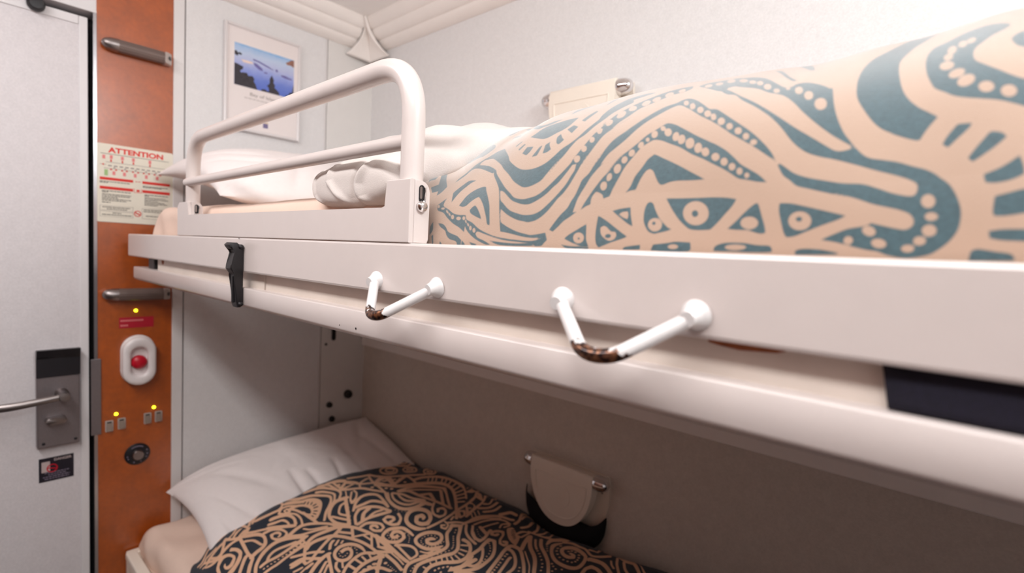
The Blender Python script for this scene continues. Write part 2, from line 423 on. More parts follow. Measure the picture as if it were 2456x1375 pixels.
grab_handle('grab_handle', 1.245, 'grey metal grab handle low on orange panel just under the upper bunk end')

# attention notice
an = thing('safety_notice', 'cream ATTENTION safety notice with red bars on the orange panel', 'sign', (0, 0.033, 1.536))
obj('board', prism(bmesh.new(), rrect(0.0335, 1.5365, 0.169, 0.202, 0.005), 'x', 0, 0.0015), MT['paper'], an)
X1 = 0.0015
text('heading', 'ATTENTION', 0.0185, -0.026, 1.6165, X1, MT['red_ink'], an, width=0.122, bold=0.0007)
flat('rule', [rect(-0.0425, 0.108, 1.6115, 1.6125)], X1, MT['black_ink'], an)
flat('train_diagram', [rect(-0.032, 0.108, 1.5905, 1.5915), rect(-0.036, 0.108, 1.5745, 1.5755), rect(-0.044, -0.031, 1.5835, 1.5845)] +
     [rect(y, y+0.0075, 1.5805, 1.5835) for y in np.arange(-0.027, 0.10, 0.012)] + [rect(y, y+0.004, 1.5765, 1.579) for y in np.arange(-0.016, 0.10, 0.023)], X1, MT['grey_ink'], an)
tri = []
for y in (-0.021, 0.003, 0.027, 0.064): tri += [[(y-.0025, 1.596), (y, 1.591), (y+.0025, 1.596)], rect(y-.001, y+.001, 1.596, 1.599)]
for y in (-0.021, -0.0105, 0.0025, 0.0125, 0.026, 0.0375, 0.050, 0.062, 0.075, 0.088): tri += [[(y-.003, 1.571), (y+.003, 1.571), (y, 1.5755)]]
tri += [[(-0.0405, 1.584), (-0.036, 1.5812), (-0.036, 1.5868)]]
flat('red_arrows', tri, X1+.0002, MT['red_ink'], an)
flat('exit_marks', [rect(y-.003, y+.003, z, z+.0095) for y, z in ((-0.036, 1.5985), (-0.0205, 1.600), (0.003, 1.600), (0.027, 1.600), (0.064, 1.600), (-0.015, 1.559), (0.0075, 1.559), (0.031, 1.559), (0.056, 1.559), (0.081, 1.559))], X1, MT['pale_red'] if 'pale_red' in MT else MT['pink_ink'], an)
flat('green_marks', [rect(-0.035, -0.0275, 1.556, 1.5715)], X1, MT['green_ink'], an)
flat('red_bar', [rect(-0.0445, 0.0265, 1.5445, 1.5515), rect(0.047, 0.111, 1.5445, 1.5515), rect(-0.0445, 0.0265, 1.5205, 1.528), rect(0.047, 0.111, 1.5205, 1.528), rect(0.0285, 0.0455, 1.5185, 1.5195), rect(0.0285, 0.0295, 1.5185, 1.5295), rect(0.0445, 0.0455, 1.5185, 1.5295), rect(0.034, 0.041, 1.521, 1.527), rect(0.031, 0.036, 1.5475, 1.549), rect(0.038, 0.043, 1.5475, 1.549)], X1, MT['red_ink'], an)
lines = []
def words(y0, y1, z, h=0.0017):
    y = y0
    while y < y1:
        w = random.uniform(0.003, 0.009); lines.append(rect(y, min(y+w, y1), z, z+h)); y += w+0.0011
for y0, y1, z in [(-0.0445, 0.0195, 1.5395), (-0.0445, -0.028, 1.5365), (0.048, 0.106, 1.5375), (0.048, 0.092, 1.5345),
                  (-0.040, 0.022, 1.5155), (-0.040, -0.027, 1.5125), (-0.040, 0.022, 1.507), (-0.040, 0.020, 1.503), (-0.040, -0.007, 1.499), (-0.040, 0.022, 1.495), (-0.040, 0.012, 1.491), (-0.040, -0.022, 1.486),
                  (0.052, 0.107, 1.5145), (0.052, 0.062, 1.5115), (0.052, 0.101, 1.507), (0.052, 0.108, 1.503), (0.052, 0.083, 1.499), (0.052, 0.098, 1.495), (0.052, 0.105, 1.491), (0.052, 0.082, 1.487),
                  (-0.039, 0.020, 1.4735), (-0.030, 0.013, 1.469), (-0.018, 0.001, 1.459), (-0.040, 0.023, 1.454), (0.050, 0.1, 1.4735), (0.050, 0.09, 1.469), (0.055, 0.1, 1.457)]:
    words(y0, y1, z)
flat('small_print', lines, X1, MT['black_ink'], an)
bx = []
for y0, y1, z0, z1 in ((-0.0445, 0.0265, 1.466, 1.4785), (-0.0445, 0.0265, 1.450, 1.464), (0.0465, 0.111, 1.450, 1.4785)):
    bx += [rect(y0, y1, z0, z0+.0006), rect(y0, y1, z1-.0006, z1), rect(y0, y0+.0006, z0, z1), rect(y1-.0006, y1, z0, z1)]
flat('text_box', bx, X1, MT['grey_ink'], an)
rg = bmesh.new()
for k in range(24):
    a, b2 = 2*PI*k/24, 2*PI*(k+1)/24; cyy, czz, ro, ri = 0.0365, 1.4625, 0.0082, 0.0062
    prism(rg, [(cyy+ro*math.cos(a), czz+ro*math.sin(a)), (cyy+ro*math.cos(b2), czz+ro*math.sin(b2)), (cyy+ri*math.cos(b2), czz+ri*math.sin(b2)), (cyy+ri*math.cos(a), czz+ri*math.sin(a))], 'x', X1, X1+.0004)
prism(rg, [(cyy-.006, czz+.003), (cyy-.0045, czz+.0045), (cyy+.006, czz-.003), (cyy+.0045, czz-.0045)], 'x', X1, X1+.0004)
prism(rg, rect(cyy-.004, cyy+.004, czz-.001, czz+.001), 'x', X1, X1+.0003)
obj('no_smoking_mark', rg, MT['red_ink'], an)

# call button
cb = thing('call_button', 'white oblong call button with red dome on the orange panel', 'button', (0, 0.037, 1.062))
bs = bmesh.new(); prism(bs, stadium(0.037, 1.064, 0.078, 0.136), 'x', 0, 0.010, 0.003, 3); obj('base', bs, MT['white_plastic'], cb, True)
def ring_solid(bm, outer, inner, x0, x1, x2):
    """raised oblong collar: outer outline, rounded lip, sunk inner wall"""
    n = len(outer)
    cy_ = sum(p[0] for p in outer)/n; cz_ = sum(p[1] for p in outer)/n
    def mix(t): return [(a[0]+(b[0]-a[0])*t, a[1]+(b[1]-a[1])*t) for a, b in zip(outer, inner)]
    loops = [(outer, x0), (outer, x1-.006), (mix(.08), x1-.002), (mix(.25), x1), (mix(.7), x1-.0005), (mix(.9), x1-.003), (inner, x1-.007), (inner, x2)]
    rr = [[bm.verts.new((x, p[0], p[1])) for p in lp] for lp, x in loops]
    for a, b in zip(rr, rr[1:]):
        for k in range(n): bm.faces.new((a[k], a[(k+1) % n], b[(k+1) % n], b[k]))
    bm.faces.new(rr[0][::-1]); bm.faces.new(rr[-1])
    return bm
obj('collar', ring_solid(bmesh.new(), stadium(0.037, 1.062, 0.076, 0.132), stadium(0.037, 1.061, 0.038, 0.076), 0.010, 0.030, 0.014), MT['white_plastic'], cb, True, sharp=math.radians(60))
dm = bmesh.new(); lathe(dm, [(0.0186, 0), (0.0186, .005), (0.0178, .009), (0.0148, .0125), (0.0095, .0148), (0.004, .0157), (0, .0158)], (0.015, 0.0365, 1.059), (1, 0, 0), 32)
obj('push_button', dm, MT['red'], cb, True)
# red label
rl = thing('red_label', 'red label with two pale lines above the white call button', 'label', (0, 0.035, 1.167))
obj('backing', B(0, 0.0008, -0.004, 0.074, 1.152, 1.181), MT['red_label'], rl)
ws = []
for y0, y1, z, h in ((-0.001, 0.048, 1.170, .0045), (-0.001, 0.017, 1.157, .0045)):
    y = y0
    while y < y1-0.001: ws.append(rect(y, y+.0034, z, z+h)); y += .0043
flat('lettering', ws, 0.0008, MT['pink_ink'], rl)
# indicator lights
for i, (y, z, lb) in enumerate(((0.033, 1.199, 'small lit green indicator above the red label'), (-0.0105, 0.919, 'small lit green indicator above the left pair of switches'), (0.0755, 0.921, 'small lit green indicator above the right pair of switches'))):
    o = obj('indicator_light', lathe(bmesh.new(), disc_dome(0.0039, 0.0024, 6, 0.0010), (0, y, z), (1, 0, 0), 16), MT['led'], None, True, loc=(0, y, z))
    tag(o, lb, 'light', 'green indicators on the orange panel')
# switches
def switch(y, z, lb):
    t = thing('light_switch', lb, 'switch', (0, y, z), 'light switches on the orange panel')
    b = bmesh.new()
    prism(b, rrect(y, z, 0.0175, 0.0305, 0.0022), 'x', 0, 0.0022, 0.0006); obj('bezel', b, MT['frame_grey'], t)
    prism_b = bmesh.new(); prism(prism_b, [(0.0022, z+.0085), (0.0036, z+.0085), (0.0068, z-.0125), (0.0022, z-.0125)], 'y', y-.0062, y+.0062, 0.0005)
    obj('rocker', prism_b, MT['switch'], t)
    obj('slot', B(0.0022, 0.0026, y-.005, y+.005, z+.0085, z+.0118), MT['black'], t)
for y, z, lb in ((-0.0255, 0.889, 'grey rocker switch on orange panel, nearest the door'), (0.0015, 0.8905, 'grey rocker switch on orange panel, second from the door'), (0.0605, 0.8925, 'grey rocker switch on orange panel, third from the door'), (0.0865, 0.893, 'grey rocker switch on orange panel, nearest the bunks')):
    switch(y, z, lb)
# dial
dl = thing('volume_dial', 'round black dial plate with silver knob below the switches', 'dial', (0, 0.037, 0.795))
obj('plate', lathe(bmesh.new(), [(0.0300, 0), (0.0300, .0018), (0.0285, .0026), (0, .0026)], (0, 0.037, 0.796), (1, 0, 0), 40), MT['black'], dl, True)
obj('knob', lathe(bmesh.new(), [(0.0135, 0), (0.0130, .011), (0.0118, .0125), (0, .0130)], (0.0026, 0.037, 0.795), (1, 0, 0), 30), MT['chrome_soft'] if 'chrome_soft' in MT else MT['steel'], dl, True)
mk = []
for a in range(0, 8): 
    th = math.radians(58+a*9.2); yy, zz = 0.037+0.0222*math.cos(th), 0.796+0.0222*math.sin(th)
    mk.append(rect(yy-.0016, yy+.0016, zz-.0013, zz+.0013))
for th in (188, 205, 250, 290, 330, 352, 20):
    th = math.radians(th); yy, zz = 0.037+0.0232*math.cos(th), 0.796+0.0232*math.sin(th); mk.append(rect(yy-.0015, yy+.0015, zz-.0015, zz+.0015))
flat('markings', mk, 0.0026, MT['sticker_lilac'], dl)

# ------------------------------------------------------------------ picture on the end wall
pf = thing('picture_frame', 'silver white framed poster of blue water hung on the end wall', 'picture', (0, 0.361, 1.895))
py0, py1, pz0, pz1 = 0.244, 0.474, 1.738, 2.048
fb = bmesh.new(); fw_ = 0.0085
for a in ((py0, py0+fw_, pz0, pz1), (py1-fw_, py1, pz0, pz1), (py0+fw_, py1-fw_, pz0, pz0+fw_), (py0+fw_, py1-fw_, pz1-fw_, pz1)): box(fb, 0.001, 0.016, a[0], a[1], a[2], a[3], 0.002)
obj('moulding', fb, MT['frame'], pf)
pp = obj('poster', B(0.001, 0.010, py0+.006, py1-.006, pz0+.006, pz1-.006), MT['poster'], pf)
m = mat('print_blue_water', (140, 170, 222), 0.35)
nt = m.node_tree; N = nt.nodes; L = nt.links
tc = N.new('ShaderNodeTexCoord'); sp = N.new('ShaderNodeSeparateXYZ'); L.new(tc.outputs['Object'], sp.inputs[0])
nn_ = N.new('ShaderNodeTexNoise'); nn_.inputs['Scale'].default_value = 40; L.new(tc.outputs['Object'], nn_.inputs[0])
ma = N.new('ShaderNodeMath'); ma.operation = 'MULTIPLY_ADD'; ma.inputs[1].default_value = 0.02; L.new(nn_.outputs[0], ma.inputs[0]); L.new(sp.outputs['Z'], ma.inputs[2])
mr = N.new('ShaderNodeMapRange'); mr.inputs[1].default_value = -0.025+.01; mr.inputs[2].default_value = 0.101+.01; L.new(ma.outputs[0], mr.inputs[0])
cr = N.new('ShaderNodeValToRGB'); L.new(mr.outputs[0], cr.inputs[0])
el = cr.color_ramp.elements
el[0].position = 0.0; el[0].color = (*lin((88, 112, 200)), 1); el[1].position = 1.0; el[1].color = (*lin((126, 178, 228)), 1)
for p, c in ((0.25, (110, 132, 210)), (0.45, (150, 164, 222)), (0.62, (184, 192, 226)), (0.8, (190, 206, 232)), (0.92, (168, 196, 230))):
    e = el.new(p); e.color = (*lin(c), 1)
L.new(cr.outputs[0], N['Principled BSDF'].inputs['Base Color'])
PY0, PY1, PZ0, PZ1 = 0.2725, 0.4525, 1.871, 1.994
ph = obj('photo_print', B(0.010, 0.0106, PY0, PY1, PZ0, PZ1), m, pf)
def pq(u, v): return (PY0+u*(PY1-PY0), PZ1-v*(PZ1-PZ0))
def poly(lst): return [pq(u, v) for u, v in lst]
trees = [poly([(0, .49), (.06, .50), (.10, .52), (.14, .53), (.13, .60), (.09, .64), (.10, .69), (.14, .67), (.2, .66), (.22, .72), (.29, .70), (.32, .76), (.31, .82), (.34, .88), (.37, 1), (0, 1)]),
         poly([(.43, 1), (.45, .95), (.5, .94), (.55, .98), (.57, .95), (.56, .88), (.53, .83), (.56, .80), (.58, .74), (.575, .66), (.6, .58), (.615, .55), (.63, .6), (.65, .66), (.64, .72), (.67, .78), (.66, .84), (.70, .88), (.74, .93), (.75, 1)]),
         poly([(.86, 1), (.86, .95), (.9, .93), (.93, .86), (.97, .84), (1, .62), (1, 1)]),
         poly([(0, .20), (.03, .19), (.05, .23), (.09, .21), (.12, .24), (.10, .27), (.06, .26), (.05, .31), (.02, .30), (0, .28)])]
flat('tree_print', trees, 0.0106, MT['poster_dark'], pf, 0.0003)
flat('shore_print', [poly([(.30, .36), (.36, .37), (.45, .45), (.46, .51), (.40, .50), (.32, .43)]), poly([(.29, .27), (.40, .29), (.55, .35), (.64, .40), (.64, .415), (.5, .37), (.38, .32), (.3, .31)]), poly([(.67, .37), (.71, .365), (.72, .42), (.68, .43)]), poly([(.77, .47), (.84, .46), (.92, .49), (.97, .50), (.96, .53), (.85, .53), (.78, .51)]), poly([(.47, .52), (.53, .51), (.54, .54), (.49, .55)])], 0.0106, MT['poster_violet'], pf, 0.0002)
flat('roof_print', [poly([(.10, .37), (.18, .36), (.28, .36), (.30, .40), (.22, .42), (.14, .42)])], 0.0107, MT['poster_pale'], pf, 0.0003)
flat('cliff_print', [poly([(.85, .13), (.90, .08), (.95, .02), (1, .01), (1, .19), (.94, .16), (.88, .17)])], 0.0106, MT['poster_brown'], pf, 0.0003)
text('caption', 'Bay of Islands', 0.0135, 0.3175, 1.8485, 0.0102, MT['grey_ink'], pf, width=0.092)
flat('caption_line', [rect(0.302+.012*k, 0.302+.012*k+.0095, 1.8385, 1.8398) for k in range(10)], 0.0101, MT['grey_ink'], pf)
flat('logo', [rect(0.3585, 0.3735, 1.7595, 1.7735)], 0.0101, MT['poster_logo'], pf)
ar = [(0.3585, 1.7735), (0.3735, 1.7735)]+[(0.366+.0075*math.cos(PI*k/10), 1.7775+.0095*math.sin(PI*k/10)) for k in range(11)]
flat('logo_arch', [ar], 0.0101, MT['poster_sand'], pf)

# ------------------------------------------------------------------ cornice
def cornice_profile():
    """(distance from wall, z), three soft ribs running from wall to ceiling"""
    a = Vector((0.0, 2.104)); b = Vector((0.086, 2.190)); d = (b-a); n = Vector((d.y, -d.x)).normalized()
    out = []
    for k in range(37):
        t = k/36
        h = 0.0055*abs(math.sin(t*PI*3))**0.6+0.010*math.sin(t*PI)
        p = a+d*t+n*h; out.append((p.x, p.y))
    return [(0.0, 2.190)]+out
PR = cornice_profile()
b = bmesh.new(); prism(b, [(x, z) for x, z in PR], 'y', -0.9, 0.665); struct('trim_6', b, MT['crown'], None, True)
b = bmesh.new(); prism(b, [(YB-x, z) for x, z in PR], 'x', 0.088, XF); struct('trim_7', b, MT['crown'], None, True)
def shield(u, v):
    # u left to right, v top to bottom
    top = Vector((0.092, 0.660, 2.190)); L0 = Vector((0.006, 0.640, 2.078)); Mid = Vector((0.028, 0.722, 2.066)); R0 = Vector((0.112, 0.746, 2.080))
    s = abs(2*u-1)**1.4
    bot = Mid.lerp(L0 if u < .5 else R0, s)
    p = top.lerp(Mid, v)+(bot-Mid)*(0.25*v+0.75*v**2.2)
    sag = math.sin(PI*v)*0.016
    corner = Vector((-0.55, 0.6, 0.2)) * sag * (1-s)
    return p+corner+Vector((0.5, -0.5, -0.3))*0.010*s*v
b = bmesh.new(); grid_surface(b, shield, 25, 17)
bmesh.ops.remove_doubles(b, verts=b.verts[:], dist=1e-5)
sh = struct('trim_8', b, MT['crown'], None, True)
md = sh.modifiers.new('thickness', 'SOLIDIFY'); md.thickness = 0.004; md.offset = 0
b = bmesh.new()
for k in range(13):
    t = k/12
rim = [shield(1.0, k/14)+Vector((0.004, -0.006, -0.002)) for k in range(15)]
tube(b, rim, [0.0015+0.0052*math.sin(PI*min(1, .15+.85*k/14)) for k in range(15)], 12)
obj('rib', b, MT['crown'], sh, True)

# ------------------------------------------------------------------ upper bunk
ub = thing('upper_bunk', 'white painted upper bunk frame with two chipped hooks and black latch', 'bunk bed', (0.1, 0.0, 1.29))
XR = 2.30
obj('front_rail', B(0.076, XR, 0.0, 0.030, 1.351, 1.407, 0.003), MT['paint'], ub)
obj('tray', B(0.13, XR, 0.0305, 0.74, 1.345, 1.36, 0.002), MT['paint'], ub)
ip = bmesh.new(); box(ip, 0.285, 0.865, 0.014, 0.03, 1.305, 1.352); box(ip, 0.867, XR, 0.016, 0.03, 1.305, 1.352)
obj('inner_panel', ip, MT['rail_inner'], ub)
lr = bmesh.new()
prism(lr, [(0.0, 1.300), (0.0015, 1.297), (0.006, 1.2935), (0.011, 1.293), (0.040, 1.293), (0.040, 1.326), (0.003, 1.326), (0.0008, 1.3255), (0.0, 1.324)], 'x', 0.131, XR, 0.0018)
obj('lower_rail', lr, MT['paint'], ub, True, sharp=math.radians(50))
obj('base_board', B(0.15, XR, 0.0405, 0.745, 1.297, 1.325, 0.002), MT['paint'], ub)
obj('spacer', B(0.215, 0.262, 0.012, 0.03, 1.3262, 1.351, 0.002), MT['rubber'], ub)
obj('rust_mark', lathe(bmesh.new(), [(0.009, 0), (0.009, .0004)], (0.325, 0.0138, 1.349), (0, -1, 0), 16), MT['rust'], ub)
obj('rust_mark', prism(bmesh.new(), [(1.562, 1.3508), (1.564, 1.3475), (1.572, 1.3462), (1.584, 1.3452), (1.596, 1.3460), (1.606, 1.3468), (1.611, 1.3485), (1.609, 1.3508)], 'y', 0.0154, 0.016), MT['rust'], ub)
for x, z, r in ((1.155, 1.304, .0013), (1.118, 1.3035, .0006), (0.80, 1.4055, .0011)):
    obj('paint_chip', lathe(bmesh.new(), [(r, 0), (r, .0003)], (x, -0.0002, z), (0, -1, 0), 8), MT['rubber'], ub)
def hook(x0, x1, ztop, zb, reach, xa, xb):
    """V shaped coat hook welded to the rail: two feet, bent rod"""
    pts = [(x0, 0.002, ztop), (x0+(xa-x0)*.08, -0.006, ztop-.003), (xa, -reach, zb), (xb, -reach*1.02, zb+.0005), (x1-(x1-xb)*.06, -0.006, ztop-.003), (x1, 0.002, ztop)]
    P = smooth_path(pts, 0.011, 9)
    d = []
    q = [P[0]]
    for a, b_ in zip(P, P[1:]):
        n = max(1, int((b_-a).length/0.002))
        for k in range(1, n+1): q.append(a.lerp(b_, k/n))
    bm = bmesh.new(); tube(bm, q, 0.0052, 18)
    for x in (x0, x1): lathe(bm, [(0.0108, 0), (0.0106, .0015), (0.0088, .0042), (0.0066, .0075), (0.0052, .012)], (x, 0.0003, ztop), (0.10*(1 if x == x0 else -1), -1, -0.18), 20)
    o = obj('hook', bm, MT['hook'], ub, True)
    me = o.data; at = me.attributes.new('wear', 'FLOAT', 'POINT')
    mid = Vector(((xa+xb)/2, -reach, zb)) - Vector(ub.location)
    for i, v in enumerate(me.vertices):
        dx = abs(v.co.x-mid.x)/((abs(xb-xa)/2)+.010); dz = (v.co.z-mid.z)
        near = 1-min(1, max(0, (dx-.75)/.7)); front = ss(-0.55*reach, -0.95*reach, v.co.y-mid.y-reach) if False else ss(0.6, 0.9, (-(v.co.y))/reach)
        at.data[i].value = 0.30+0.42*near*front - 25*max(0, dz-.001) - 0.25*(1-front)
    return o
hook(1.196, 1.300, 1.364, 1.332, 0.036, 1.238, 1.256)
hook(1.453, 1.560, 1.366, 1.335, 0.036, 1.497, 1.520)
# rubber draw latch
lt = obj('draw_latch', prism(bmesh.new(), [(-0.006, 1.391), (-0.010, 1.3985), (-0.0195, 1.3985), (-0.0235, 1.3945), (-0.0205, 1.3895), (-0.0140, 1.3865), (-0.0125, 1.382), (-0.0195, 1.3625), (-0.021, 1.357), (-0.015, 1.349), (-0.013, 1.347), (-0.011, 1.300), (-0.009, 1.2945), (-0.004, 1.2945), (-0.0005, 1.300), (-0.0005, 1.391)], 'x', 0.800, 0.822, 0.0022, 2), MT['rubber'], ub, True, sharp=math.radians(28))
for z in (1.392, 1.300):
    pn = bmesh.new(); tube(pn, [(0.7985, -0.005, z), (0.8228, -0.005, z), (0.8240, -0.005, z), (0.8250, -0.005, z)], [0.0036, 0.0040, 0.0034, 0.0016], 14)
    obj('pin', pn, MT['rubber'], lt, True)
obj('ridge', B(0.8085, 0.8135, -0.0145, -0.0105, 1.302, 1.345, 0.001), MT['rubber'], lt)
# navy cloth in the gap
nv = bmesh.new()
grid_surface(nv, lambda u, v: Vector((1.660+0.64*u+0.004*v, 0.0120-0.002*math.sin(7*u), 1.3504-0.0236*v)), 40, 6)
o = obj('navy_cloth', nv, MT['navy'], None, True, loc=(1.66, 0.012, 1.327)); md = o.modifiers.new('thickness', 'SOLIDIFY'); md.thickness = 0.003
tag(o, 'dark navy cloth filling the gap under the upper bunk rail', 'cloth')

# guard rail of the upper bunk
gd = thing('bed_guard', 'white tubular bed guard with crossbar standing on the upper bunk rail', 'bed guard', (0.87, 0.012, 1.41))
fp = [(0.478, 1.4075), (1.2505, 1.4075), (1.2505, 1.4745), (1.208, 1.4745), (1.206, 1.446), (1.200, 1.4445), (0.545, 1.4475), (0.540, 1.4735), (0.490, 1.4735), (0.478, 1.4655)]
obj('front_plate', prism(bmesh.new(), fp, 'y', 0.0, 0.006, 0.0008), MT['paint'], gd)
obj('shelf', B(0.545, 1.206, 0.006, 0.012, 1.4075, 1.4455, 0.001), MT['paint'], gd)
def bracket(x, s, mirror=False):
    """rounded end cheek with keyhole, facing along x"""
    n = 8
    pts = [(0.0062, 1.4075), (0.0245, 1.4075), (0.0262, 1.412)]+[(0.0262-0.012*(1-math.cos(PI/2*k/n)), 1.4625+0.0115*math.sin(PI/2*k/n)) for k in range(n+1)]+[(0.0062, 1.474)]
    b = obj('bracket', prism(bmesh.new(), pts, 'x', x-.004 if s > 0 else x-.004, x, 0.0008), MT['paint'], gd)
    kh = bmesh.new(); prism(kh, stadium(0.0150, 1.4600, 0.0072, 0.0185), 'x', x, x+.0008, 0.0002)
    obj('keyhole', kh, MT['dark'], b)
    rimp = [(x+.0012, 0.0182, 1.450), (x+.0014, 0.0186, 1.455), (x+.0014, 0.0188, 1.459), (x+.0014, 0.0196, 1.463), (x+.0012, 0.0188, 1.467)]
    obj('spring_clip', tube(bmesh.new(), rimp, 0.0010, 8), MT['chrome'], b, True)
    obj('keyhole_edge', prism(bmesh.new(), stadium(0.0135, 1.461, 0.0030, 0.013), 'x', x+.0008, x+.0013), MT['steel'], b)
    obj('stud', lathe(bmesh.new(), [(0.0050, 0), (0.0062, .0015), (0.0060, .0040), (0.0045, .0060), (0.0022, .0068), (0, .0070)], (x, 0.0145, 1.4465), (1, 0, 0), 24), MT['chrome'], b, True)
bracket(1.2505, 1)
bracket(0.5445, 1)
yt = 0.0135; rt_ = 0.0125
tp = smooth_path([(0.528, yt, 1.4100), (0.528, yt, 1.598), (1.2345, yt, 1.602), (1.2345, yt, 1.4100)], 0.062, 14)
obj('top_tube', tube(bmesh.new(), tp, rt_, 28), MT['tube_paint'] if 'tube_paint' in MT else MT['paint'], gd, True)
obj('crossbar', tube(bmesh.new(), [(0.520, 0.006, 1.5125), (1.2345, 0.0125, 1.517)], 0.0085, 20, sx=1.0), MT['paint'], gd, True)

# ------------------------------------------------------------------ cloth helpers
def cushion(name, frame, sx, sy, thick, m, label, cat, group=None, seed=0, parent=None, puff=2.4, ear=0.05, wr=0.006, n=(170, 130), creases=None):
    """pillow: frame(u,v) gives centre point and the two axes are read from it; closed double surface"""
    bm = bmesh.new()
    def side(sgn):
        def fn(a, b):
            u, v = 2*a-1, 2*b-1
            # edge shrinks between the corners, corners stay as ears
            uu = u*(1-ear*(1-v*v)*abs(u)**3); vv = v*(1-ear*1.3*(1-u*u)*abs(v)**3)
            c, e3 = frame(uu, vv)
            h = thick*max(0, (1-abs(u)**puff))**0.55*max(0, (1-abs(v)**puff))**0.55
            edge = (1-abs(u)**6)*(1-abs(v)**6)
            w = 0
            for (ua, va, ub_, vb, dep, wd) in (creases or ()):
                du, dv = ub_-ua, vb-va; tq = max(0, min(1, ((u-ua)*du+(v-va)*dv)/(du*du+dv*dv)))
                dd2 = math.hypot(u-ua-tq*du, v-va-tq*dv); w -= dep*math.exp(-(dd2/wd)**2)*math.sin(PI*min(1, .15+tq*.85))
            w += wr*edge*(nz(u*2.2+seed, v*2.2, sgn, 1.0)+0.6*abs(nz(u*5+seed, v*4, 3.1+sgn)))
            r = 0
            for cu, cv in ((-1, -1), (1, -1), (1, 1), (-1, 1)):     # creases running in from the corners
                dx, dy = u-cu, v-cv; dd = math.hypot(dx, dy); ang = math.atan2(dy*cv*-1, dx*cu*-1)
                r += 0.006*math.exp(-dd*dd*4.5)*math.sin(ang*13+seed)*min(1, dd*5)
            return c+e3*(sgn*h+(w+r)*edge*(1 if sgn > 0 else .4))
        return fn
    A = grid_surface(bm, side(1), n[0], n[1]); B_ = grid_surface(bm, side(-1), n[0], n[1])
    bmesh.ops.remove_doubles(bm, verts=bm.verts[:], dist=1e-4)
    o = obj(name, bm, m, parent, True, sharp=math.radians(70))
    return o
def origin_to(o, loc):
    o.data.transform(Matrix.Translation(-Vector(loc))); o.location = loc

# ------------------------------------------------------------------ upper bedding
def sheeted(name, x0, x1, y0, y1, z0, z1, m, label, r=0.03, seed=0, soft=0.006, press=None, fold=1.0):
    bm = bmesh.new()
    N1, N2 = 150, 60
    # top and the front side as one draped profile around y
    prof = [(y0+.004, z0), (y0, z0+.02)]
    nside = 10
    for k in range(nside+1): prof.append((y0, z0+.02+(z1-r-z0-.02)*k/nside))
    for k in range(1, 9): a = PI/2*k/8; prof.append((y0+r-r*math.cos(a), z1-r+r*math.sin(a)))
    for k in range(1, 26): prof.append((y0+r+(y1-r-y0-r)*k/25, z1))
    for k in range(1, 9): a = PI/2*k/8; prof.append((y1-r+r*math.sin(a), z1-r+r*math.cos(a)))
    prof.append((y1, z0))
    rows = []
    for i in range(N1):
        x = x0+(x1-x0)*i/(N1-1); e = min(x-x0, x1-x)
        rows.append([])
        for (y, z) in prof:
            zz = z; xx = x
            if e < r: zz = z0+(z-z0)*(1-(1-math.sqrt(max(0, 1-(1-e/r)**2)))*r/(z1-z0))
            w = soft*nz(x*7+seed, y*6, z*9)+soft*.5*nz(x*19, y*4+z*8, seed)
            yy = y + (w if y < y0+r else 0); zz += w*ss(z0+.02, z1, z)
            cr_ = math.exp(-((x-x0)/0.14)**2)*ss(y0+.25, y0, y)*fold
            zz += cr_*0.0045*math.sin((x-x0)*52-(y-y0)*40+1.0)*ss(z0+.03, z1-.01, z); yy -= cr_*0.003*math.sin((x-x0)*60+z*50)*(1 if y < y0+r else 0)
            if press:                               # pressed down by what lies on it
                q = ss(press[0], press[0]+0.10, x)
                zz = zz + (min(zz, press[1])-zz)*q; yy = yy+(max(yy, press[2])-yy)*q
            rows[-1].append(bm.verts.new((xx, yy, zz)))
    for i in range(N1-1):
        for j in range(len(prof)-1): bm.faces.new((rows[i][j], rows[i+1][j], rows[i+1][j+1], rows[i][j+1]))
    bm.faces.new(rows[0][::-1]); bm.faces.new(rows[-1])
    for i in range(N1-1): bm.faces.new((rows[i][-1], rows[i+1][-1], rows[i+1][0], rows[i][0]))
    o = obj(name, bm, m, None, True, sharp=math.radians(60)); origin_to(o, ((x0+x1)/2, (y0+y1)/2, z0))
    return tag(o, label, 'mattress')
sheeted('mattress', 0.165, 2.26, 0.036, 0.735, 1.361, 1.473, MT['sheet'], 'cream sheeted mattress on the upper bunk behind the guard', seed=1, soft=0.004, press=(1.12, 1.400, 0.06))

def up_frame(u, v):
    # u along y (front to back), v from the wall edge (-1) to the bed edge (+1)
    y = 0.395+0.325*u
    t = (v+1)/2
    x = 0.030+0.475*t
    z = 1.600-0.075*t**0.8-0.030*t*t+0.03*math.sin(PI*t)
    z -= 0.030*max(0, -u)**6*(1-t) 
    e3 = Vector((0.18, 0, 0.98))
    return Vector((x, y, z)), e3.normalized()
pu = cushion('pillow', up_frame, 1, 1, 0.072, MT['linen'], '', '', seed=2, ear=0.06, creases=[(-1, -.6, -.5, .1, .009, .05), (-1, -.2, -.45, .35, .008, .045), (-.95, .2, -.4, .6, .009, .05), (-.9, .7, -.3, .4, .007, .04), (-.5, 1, -.2, .2, .007, .05)])
origin_to(pu, (0.27, 0.395, 1.48)); tag(pu, 'plump white pillow on the upper bunk behind the guard', 'pillow', 'white pillows')

